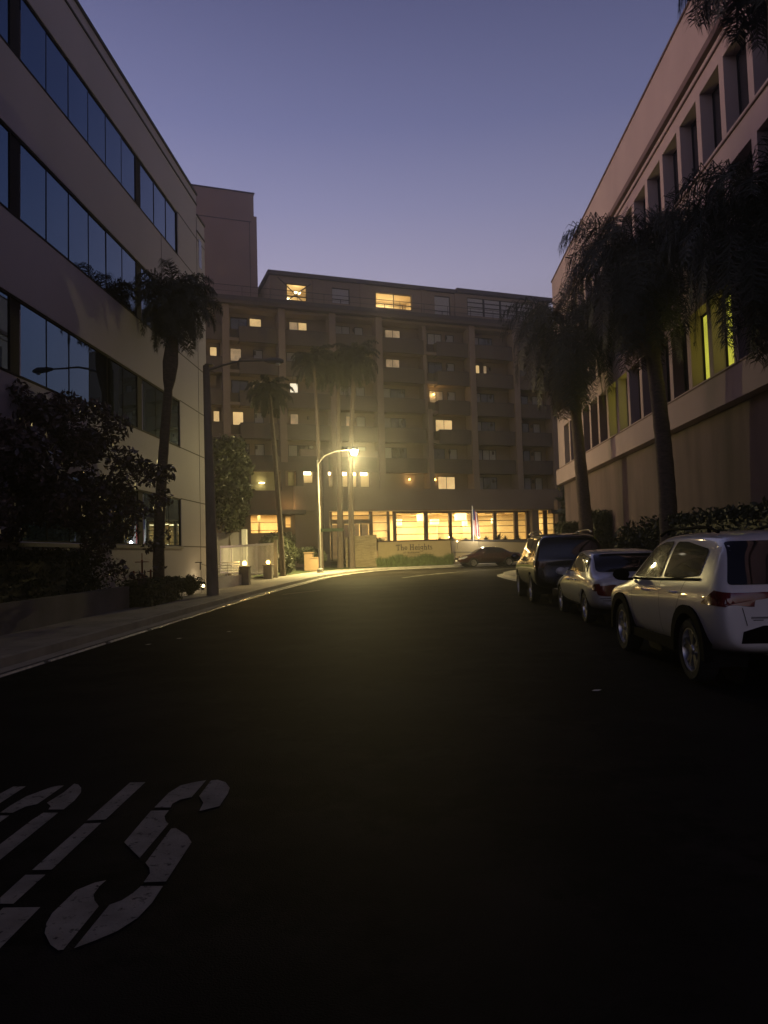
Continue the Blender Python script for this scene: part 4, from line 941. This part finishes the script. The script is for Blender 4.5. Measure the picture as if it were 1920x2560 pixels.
def wheel(root,x,y,rw,tw,spokes=5,rr=.68):
    s=1 if x>0 else -1
    w=thing_part('wheel',root,(x,y,rw))
    def pr(l): return [(r,h*s) for r,h in l]
    rad=rw; ri=rw*rr
    mb=MB(); mb.lathe(pr([(ri,-tw/2),(rad*.9,-tw/2),(rad*.985,-tw/2+.025),(rad,-tw*.25),(rad,tw*.25),(rad*.985,tw/2-.025),(rad*.9,tw/2),(ri+.012,tw/2-.006),(ri,tw/2-.03),(ri,-tw/2)]),(0,0,0),'x',32)
    t=mb.build('tyre',M['rubber'],w,True)
    mb=MB(); mb.lathe(pr([(ri+.004,tw/2-.012),(ri-.012,tw/2-.012),(ri-.02,tw/2-.04),(ri-.03,-tw/4),(.02,-tw/4)]),(0,0,0),'x',32)
    mb.lathe(pr([(.001,tw/2-.02),(.05,tw/2-.022),(.065,tw/2-.045),(.065,-tw/4)]),(0,0,0),'x',16)
    for k in range(spokes):
        a=2*PI*k/spokes+.3
        for da,wd in ((-.13,.022),(.13,.022)):
            c0,s0=math.cos(a+da*.6),math.sin(a+da*.6); c1,s1=math.cos(a+da*1.5),math.sin(a+da*1.5)
            p0=Vector((s*(tw/2-.04),c0*.05,s0*.05)); p1=Vector((s*(tw/2-.03),c1*(ri-.015),s1*(ri-.015))); t_=Vector((0,-(s0),c0))*wd; dx=Vector((s*-.05,0,0))
            v=[p0-t_,p0+t_,p1+t_,p1-t_]; mb.add(v+[q+dx for q in v],[(0,1,2,3),(0,4,5,1),(1,5,6,2),(2,6,7,3),(3,7,4,0)])
    mb.build('rim',M['alloy'],w,True)
    return w
def thing_part(name,root,loc):
    # wheel hub disc carries tyre and rim as sub-parts
    mb=MB(); s=1 if loc[0]>0 else -1
    mb.lathe([(.001,-s*.09),(.15,-s*.09),(.15,-s*.03),(.001,-s*.03)],(0,0,0),'x',20)
    return mb.build(name,M['black_plastic'],root,loc=loc)
def make_car(name,label,cat,loc,rotz,spec):
    root=thing(name,label,cat,loc,rotz)
    P=M[spec['paint']]; st=spec['st']; rw=spec['rw']; wy_=spec['wheels']; tx=spec['track']
    me,bvh=car_body(st,wy_,rw,P,spec.get('arch',rw*1.16))
    b=bpy.data.objects.new('body',me); COL.objects.link(b); b.parent=root
    for y in wy_:
        for x in (-tx,tx): wheel(root,x,y,rw,spec['tw'],spec.get('spokes',5))
        for sx in (-1,1):
            mb=MB(); a=spec.get('arch',rw*1.16)-.004; n=16; x0,x1=sx*.43,sx*(spec['hw']-.02)
            vs=[];fs=[]
            for k in range(n+1):
                t=-.35+(PI+.7)*k/n; vs+=[(x0,y+a*math.cos(t),rw+a*math.sin(t)),(x1,y+a*math.cos(t),rw+a*math.sin(t))]
            fs=[(2*k,2*k+1,2*k+3,2*k+2) for k in range(n)]; mb.add(vs,fs); mb.quad(*[(x0,y+a*math.cos(t),rw+a*math.sin(t)) for t in [2*PI*k/16 for k in range(16)]]); mb.build('wheel_well',M['well'],root)
    def dec(pname,mt,items,parent=None,rnd=0,eps=.007,step=.045):
        mb=MB()
        for ax,poly in items: decal(mb,bvh,poly,ax,eps,step,rnd)
        return mb.build(pname,M[mt],parent or root,True)
    for it in spec['decals']:
        pname,mt,items=it[:3]; k=it[3] if len(it)>3 else {}
        if pname in ('side_window','sill_trim','side_moulding','chrome_strip','window_trim','door_seam','badge','side_step'):
            for q in items: dec(pname,mt,[q],**k)
        else: dec(pname,mt,items,**k)
    if spec.get('flare'):
        for y in wy_:
            for sx in (-1,1):
                mb=MB(); n=18; f0,f1=spec['flare']; x0,x1=sx*(spec['hw']-.07),sx*(spec['hw']+.018); vs=[]
                for k in range(n+1):
                    t=-.12+(PI+.24)*k/n; c_,s_=math.cos(t),math.sin(t); f2=f1*(1+.05*abs(math.sin(2*t)))
                    vs+=[(x0,y+f0*c_,rw+f0*s_),(x1,y+f0*c_,rw+f0*s_),(x1,y+(f2-.015)*c_,rw+(f2-.015)*s_),(x0,y+f2*c_,rw+f2*s_)]
                mb.add(vs,[(4*k+j,4*k+(j+1)%4,4*k+4+(j+1)%4,4*k+4+j) for k in range(n) for j in range(4)]+[(0,1,2,3),(4*n+3,4*n+2,4*n+1,4*n)])
                mb.build('arch_trim',M['black_plastic'],root,True)
    if spec.get('sill'):
        for sx in (-1,1):
            mb=MB(); a_,b_=spec['sill']; mb.box(sx*(spec['hw']-.1),sx*(spec['hw']-.005),a_,b_,.30,.42); mb.build('sill_trim',M['black_plastic'],root)
    for sx in (-1,1):
        my,mz,mx=spec['mirror']; mb=MB(); c=(sx*mx,my,mz)
        mb.sphere((0,0,0),1,12); mb.v=[(c[0]+v[0]*.12,c[1]+v[1]*.065*(1 if v[1]>0 else .6),c[2]+v[2]*.085) for v in mb.v]
        mb.box(sx*(mx-.16),sx*(mx-.02),my-.02,my+.03,mz-.09,mz-.05)
        mb.build('mirror',M[spec.get('mirror_mat','black_plastic')],root,True)
        if spec.get('rails'):
            y0,y1,zr,xr,mt=spec['rails']; mb=MB(); n=9
            mb.tube([(sx*xr,y0+(y1-y0)*k/n,zr-.05+.07*min(1,math.sin(PI*k/n)*2.2)) for k in range(n+1)],.019,7); 
            for yy in (y0+.25,y1-.3): mb.tube([(sx*xr,yy,zr-.05),(sx*xr,yy,zr+.01)],.022,6)
            mb.build('roof_rail',M[mt],root,True)
        for hy,hz,hx in spec.get('handles',()):
            mb=MB(); mb.tube([(sx*hx,hy-.11,hz),(sx*(hx+.03),hy-.08,hz),(sx*(hx+.03),hy+.08,hz),(sx*hx,hy+.11,hz)],.014,6); mb.build('door_handle',P if not spec.get('chromeh') else M['chrome'],root,True)
    return root,bvh
def both(poly): return [('l',poly),('r',poly)]
# --- near white SUV
suv_st=[(-2.30,.80,.52,.80,1.00,.77,.74,1.04),(-2.25,.88,.44,.80,1.06,.84,.80,1.13),(-2.08,.91,.40,.80,1.12,.87,.77,1.40),(-1.93,.92,.38,.80,1.13,.88,.70,1.64),(-1.6,.925,.35,.80,1.12,.89,.67,1.69),(-.9,.925,.32,.80,1.09,.895,.67,1.71),(0,.925,.31,.79,1.06,.895,.67,1.71),(.45,.925,.31,.78,1.04,.89,.655,1.66),(.98,.925,.31,.77,1.03,.88,.70,1.36),(1.42,.92,.32,.76,1.02,.85,.78,1.08),(1.9,.91,.34,.74,.98,.82,.72,1.02),(2.2,.86,.38,.70,.90,.75,.64,.94),(2.30,.76,.44,.66,.80,.66,.56,.84)]
SW1=[(-1.62,1.20),(-1.58,1.52),(-.9,1.60),(-.15,1.605),(.0,1.60),(.38,1.53),(.62,1.36),(.86,1.14),(.7,1.12),(-.5,1.15)]
W1a=[(-1.60,1.21),(-1.60,1.50),(-.85,1.59),(-.48,1.60),(-.44,1.16),(-1.0,1.165)]
W1b=[(-.34,1.155),(-.36,1.605),(.0,1.60),(.38,1.52),(.62,1.36),(.90,1.135),(.6,1.13)]
def archring(y,rw,r0,r1):
    n=14; return [(y+r1*math.cos(t),rw+r1*math.sin(t)) for t in [ -.3+(PI+.6)*k/n for k in range(n+1)]]+[(y+r0*math.cos(t),rw+r0*math.sin(t)) for t in [-.3+(PI+.6)*k/n for k in range(n,-1,-1)]]
suv=dict(paint='white_paint',st=suv_st,rw=.36,wheels=(-1.33,1.36),track=.80,tw=.225,hw=.92,arch=.425,flare=(.418,.52),sill=(-.86,.90),
 decals=[('side_window','carglass',[('l',W1a),('l',W1b),('r',W1a),('r',W1b)],dict(rnd=.06)),
 ('window_trim','black_plastic',[(s,linep([(-1.66,1.17),(-.4,1.13),(.95,1.10)],.03)) for s in 'lr']),
 ('windscreen','carglass',[('f',[(-.70,1.13),(.70,1.13),(.60,1.58),(-.60,1.58)])],dict(rnd=.05)),
 ('rear_window','carglass',[('b',[(-.80,1.13),(.80,1.13),(.66,1.58),(-.66,1.58)])],dict(rnd=.04)),
 ('tail_light','tail',[('b',[(-.90,.92),(-.86,1.05),(-.28,1.06),(-.28,1.015),(-.62,.97)]),('l',[(-2.29,.91),(-2.29,1.05),(-2.06,1.07),(-1.92,1.00),(-1.76,.92)])]),
 ('tail_light','tail',[('b',[(.90,.92),(.86,1.05),(.28,1.06),(.28,1.015),(.62,.97)]),('r',[(-2.29,.91),(-2.29,1.05),(-2.06,1.07),(-1.92,1.00),(-1.76,.92)])]),
 ('bumper_cladding','black_plastic',[('b',[(-.72,.54),(-.70,.66),(-.5,.72),(.5,.72),(.70,.66),(.72,.54)])]),
 ('door_seam','joint',[(s,linep(q,.008)) for s in 'lr' for q in ([(-.40,.46),(-.40,1.13)],[(.72,.46),(.80,1.1)],[(-1.0,.8),(-1.25,1.15)],[(-1.0,.8),(-.95,.6)])]),
 ('tailgate_seam','joint',[('b',linep([(-.66,.72),(-.70,.9)],.008)),('b',linep([(.66,.72),(.70,.9)],.008))]),
 ('badge','chrome',[('b',linep([(-.62,.80),(-.44,.80)],.02)),('b',linep([(-.60,.775),(-.50,.775)],.012))]),
 ('number_plate','plate',[('b',[(-.17,.74),(.17,.74),(.17,.90),(-.17,.90)])]),
 ('headlight','headl',[('f',[(-.80,.86),(-.45,.84),(-.5,.93),(-.78,.95)]),('l',[(2.0,.86),(2.25,.84),(2.2,.92),(1.95,.95)])]),
 ],mirror=(.86,1.16,1.03),rails=(-1.55,.35,1.74,.60,'black_plastic'),handles=((.1,.98,.925),(-.95,1.0,.925)))
ra,_=make_car('sport_utility_vehicle','white sport utility vehicle with black wheel arch trim parked nearest on the right','car',(3.95,10.02,g(10)),math.radians(.5),suv)
# --- white sedan
sed_st=[(-2.38,.70,.50,.66,.80,.66,.60,.84),(-2.33,.80,.36,.66,.88,.76,.70,.93),(-2.1,.87,.30,.66,.93,.80,.72,.99),(-1.75,.895,.27,.66,.95,.82,.70,1.02),(-1.45,.90,.26,.66,.95,.83,.70,1.08),(-1.05,.90,.25,.66,.95,.84,.66,1.34),(-.6,.90,.24,.66,.94,.84,.62,1.42),(0,.90,.24,.66,.93,.84,.61,1.44),(.35,.90,.24,.66,.92,.84,.62,1.40),(.85,.90,.24,.66,.91,.83,.68,1.12),(1.2,.90,.25,.65,.89,.80,.72,.95),(1.8,.88,.27,.63,.82,.76,.66,.87),(2.25,.80,.32,.58,.72,.68,.56,.76),(2.38,.66,.40,.54,.62,.56,.46,.66)]
sed_st2=[tuple(x) for x in sed_st]
sed_rear={-1.75:(-1.78,.895,.27,.66,.96,.83,.76,1.10),-1.45:(-1.52,.90,.26,.66,.97,.84,.74,1.33),-1.05:(-1.1,.90,.25,.66,.96,.85,.73,1.43),-.6:(-.6,.90,.24,.66,.95,.85,.72,1.46),0:(0,.90,.24,.66,.94,.85,.71,1.46),.35:(.35,.90,.24,.66,.93,.85,.70,1.41),.85:(.85,.90,.24,.66,.92,.84,.72,1.13)}
sed_tall=[sed_rear.get(x[0],x) for x in sed_st]
sed_win=[('side_window','carglass',[(s,q) for s in 'lr' for q in ([(-1.15,1.0),(-.95,1.22),(-.6,1.345),(-.22,1.365),(-.20,.985)],[(-.12,.985),(-.14,1.37),(.1,1.36),(.35,1.31),(.80,.985)])],dict(rnd=.05)),
 ('windscreen','carglass',[('f',[(-.64,1.0),(.64,1.0),(.54,1.35),(-.54,1.35)])],dict(rnd=.05)),
 ('rear_window','carglass',[('b',[(-.62,1.055),(.62,1.055),(.55,1.345),(-.55,1.345)])],dict(rnd=.09))]
sed_win2=[('side_window','carglass',[(s,q) for s in 'lr' for q in ([(-1.55,1.02),(-1.42,1.28),(-.6,1.38),(-.22,1.39),(-.20,1.0)],[(-.12,1.0),(-.14,1.39),(.1,1.38),(.35,1.33),(.80,1.0)])],dict(rnd=.05)),
 ('windscreen','carglass',[('f',[(-.66,1.01),(.66,1.01),(.58,1.36),(-.58,1.36)])],dict(rnd=.05)),
 ('rear_window','carglass',[('b',[(-.72,1.02),(.72,1.02),(.65,1.36),(-.65,1.36)])],dict(rnd=.08))]
sedan=dict(paint='silver_paint',st=sed_tall,rw=.315,wheels=(-1.36,1.38),track=.77,tw=.20,hw=.89,spokes=6,arch=.365,
 decals=sed_win2+[('tail_light','tail',[('b',[(-.80,.60),(-.80,.77),(-.48,.80),(-.38,.74),(-.40,.61),(-.6,.58)]),('l',[(-2.33,.67),(-2.33,.82),(-2.14,.80),(-2.10,.73),(-2.16,.67)])],dict(rnd=.05)),
 ('tail_light','tail',[('b',[(.80,.60),(.80,.77),(.48,.80),(.38,.74),(.40,.61),(.6,.58)])],dict(rnd=.05)),
 ('bumper_seam','joint',[('b',linep([(-.76,.54),(.76,.54)],.012))]),
 ('chrome_strip','chrome',[('b',linep([(-.72,.50),(.72,.50)],.014))]),
 ('side_moulding','silver_paint',[(s,[(-.95,.50),(-.95,.60),(1.0,.60),(1.0,.50)]) for s in 'lr'],dict(eps=.016)),
 ('door_seam','joint',[(s,linep(q,.008)) for s in 'lr' for q in ([(-.16,.36),(-.16,.96)],[(.86,.36),(.90,.93)],[(-.95,.6),(-1.2,.98)])]),
 ('number_plate','plate',[('b',[(-.16,.64),(.16,.64),(.16,.78),(-.16,.78)])]),
 ('headlight','headl',[('f',[(-.66,.56),(-.36,.56),(-.36,.68),(-.62,.70)])])],
 mirror=(.66,.99,.95),mirror_mat='silver_paint',handles=((.0,.83,.905),(-.72,.84,.905)),chromeh=1)
make_car('sedan_car','off white older sedan parked between the black and the white sport utility vehicles','car',(4.17,16.4,g(16.4)),math.radians(-1.0),sedan)
# --- black SUV
bs=[(-2.42,.84,.52,.90,1.10,.83,.80,1.14),(-2.38,.92,.46,.90,1.14,.90,.86,1.22),(-2.25,.95,.42,.90,1.18,.92,.80,1.66),(-2.12,.965,.40,.90,1.18,.93,.76,1.80),(-1.6,.97,.38,.90,1.17,.935,.75,1.85),(-.7,.97,.36,.90,1.16,.94,.75,1.87),(.15,.97,.36,.90,1.15,.94,.75,1.87),(.65,.97,.36,.88,1.14,.93,.74,1.80),(1.1,.97,.36,.87,1.13,.92,.78,1.42),(1.45,.97,.37,.86,1.12,.90,.84,1.19),(2.0,.96,.40,.84,1.08,.88,.80,1.13),(2.38,.92,.44,.80,1.0,.84,.74,1.06),(2.46,.82,.5,.76,.92,.76,.66,.97)]
bsuv=dict(paint='black_paint',st=bs,rw=.39,wheels=(-1.42,1.45),track=.83,tw=.25,hw=.96,spokes=6,arch=.455,
 decals=[('side_window','carglass',[(s,q) for s in 'lr' for q in ([(-2.05,1.26),(-2.0,1.70),(-1.15,1.74),(-1.15,1.24)],[(-1.08,1.24),(-1.08,1.745),(-.22,1.75),(-.22,1.225)],[(-.14,1.225),(-.14,1.75),(.45,1.72),(.62,1.65),(.98,1.22)])],dict(rnd=.05)),
 ('rear_window','carglass',[('b',[(-.80,1.20),(.80,1.20),(.70,1.72),(-.70,1.72)])],dict(rnd=.05)),
 ('windscreen','carglass',[('f',[(-.74,1.24),(.74,1.24),(.66,1.72),(-.66,1.72)])],dict(rnd=.05)),
 ('window_trim','chrome',[(s,linep([(-2.1,1.215),(-.2,1.195),(1.05,1.18)],.018)) for s in 'lr']),
 ('tail_light','taildark',[('b',[(-.92,.95),(-.90,1.14),(-.62,1.12),(-.62,.97)]),('l',[(-2.41,.95),(-2.40,1.14),(-2.2,1.12),(-2.2,.97)])]),
 ('tail_light','taildark',[('b',[(.92,.95),(.90,1.14),(.62,1.12),(.62,.97)])]),
 ('side_step','chrome',[(s,linep([(-.9,.46),(.95,.46)],.03)) for s in 'lr'],dict(eps=.02)),
 ('door_seam','joint',[(s,linep(q,.008)) for s in 'lr' for q in ([(-.18,.48),(-.18,1.2)],[(.92,.48),(1.0,1.15)],[(-1.11,.9),(-1.11,1.22)])]),
 ('number_plate','plate',[('b',[(-.16,.80),(.16,.80),(.16,.95),(-.16,.95)])]),
 ('headlight','headl',[('f',[(-.84,.86),(-.5,.86),(-.5,1.0),(-.82,1.0)]),('l',[(2.15,.88),(2.4,.87),(2.36,.98),(2.12,1.0)])])],
 mirror=(.88,1.24,1.08),mirror_mat='black_paint',rails=(-1.9,.5,1.92,.66,'chrome'),handles=((.05,1.05,.97),(-.85,1.06,.97)),chromeh=1)
make_car('sport_utility_vehicle','black boxy sport utility vehicle with chrome roof rails parked ahead of the white sedan','car',(4.0,21.9,g(21.9)),math.radians(-1.0),bsuv)
# --- maroon sedan across the end
def reuse(spec,**k):
    d=dict(spec); d.update(k); return d
ms=reuse(sedan,st=sed_st,paint='maroon_paint',mirror_mat='maroon_paint',chromeh=0,decals=sed_win+[
 ('headlight','headl',[('l',[(2.28,.60),(2.24,.70),(1.85,.80),(1.80,.74),(2.1,.60)]),('f',[(-.70,.56),(-.40,.58),(-.44,.70),(-.66,.72)])],dict(rnd=.03)),
 ('headlight','headl',[('r',[(2.28,.60),(2.24,.70),(1.85,.80),(1.80,.74),(2.1,.60)]),('f',[(.70,.56),(.40,.58),(.44,.70),(.66,.72)])],dict(rnd=.03)),
 ('number_plate','plate',[('f',[(-.2,.42),(.2,.42),(.2,.53),(-.2,.53)])]),('grille','black_plastic',[('f',[(-.3,.56),(.3,.56),(.34,.66),(-.34,.66)])]),
 ('tail_light','tail',[('b',[(-.82,.66),(-.80,.82),(-.48,.84),(-.46,.70)]),('l',[(-2.33,.67),(-2.33,.82),(-2.1,.82),(-2.1,.70)])]),
 ('door_seam','joint',[(s,linep(q,.01)) for s in 'lr' for q in ([(-.16,.36),(-.16,.96)],[(.86,.36),(.90,.93)])])])
make_car('sedan_car','dark maroon sedan parked side on in front of the flagpole','car',(4.95,54.3,g(54.3)),math.radians(108),ms)
ps=reuse(ms,paint='pale_paint',mirror_mat='pale_paint')
ps['decals']=ms['decals'][:5]+[('grille','black_plastic',[('f',[(-.34,.52),(-.04,.52),(-.04,.66),(-.34,.68)]),('f',[(.34,.52),(.04,.52),(.04,.66),(.34,.68)])])]
make_car('sedan_car','pale silver car whose nose shows behind the black sport utility vehicle','car',(11.4,57.6,g(57)),math.radians(118),ps)
# leaf litter specks on road
for k,(x,y) in enumerate(((-4.6,14.0),(-3.9,15.0),(1.9,8.3),(-4.9,13.2))):
    mb=MB(); mb.add([(-.055,-.02,.006),(.02,-.035,.008),(.06,.012,.012),(-.012,.035,.008)],[(0,1,2,3)]); o=mb.build('fallen_leaf',M['plate'],loc=(x,y,g(y)+.003)); tag(o,['pale leaf on the asphalt near the left gutter, second from the kerb','pale scrap on the asphalt left of centre','pale scrap on the dark asphalt beside the white vehicle','pale leaf nearest the left gutter'][k],'leaf',group='leaves on the road')

# ------------------------------------------------------------------ thin volume added to put a glow around the street lamp
hz=bpy.data.materials.new('evening haze'); hz.use_nodes=True; hn=hz.node_tree.nodes; hn.remove(hn['Principled BSDF'])
pv=hn.new('ShaderNodeVolumePrincipled'); pv.inputs['Color'].default_value=(.9,.9,.9,1); pv.inputs['Density'].default_value=.0022; pv.inputs['Anisotropy'].default_value=.84
hz.node_tree.links.new(pv.outputs[0],hn['Material Output'].inputs['Volume'])
mb=MB(); mb.box(-40,90,-20,110,-1,48); o=mb.build('haze',hz); tag(o,kind='stuff')
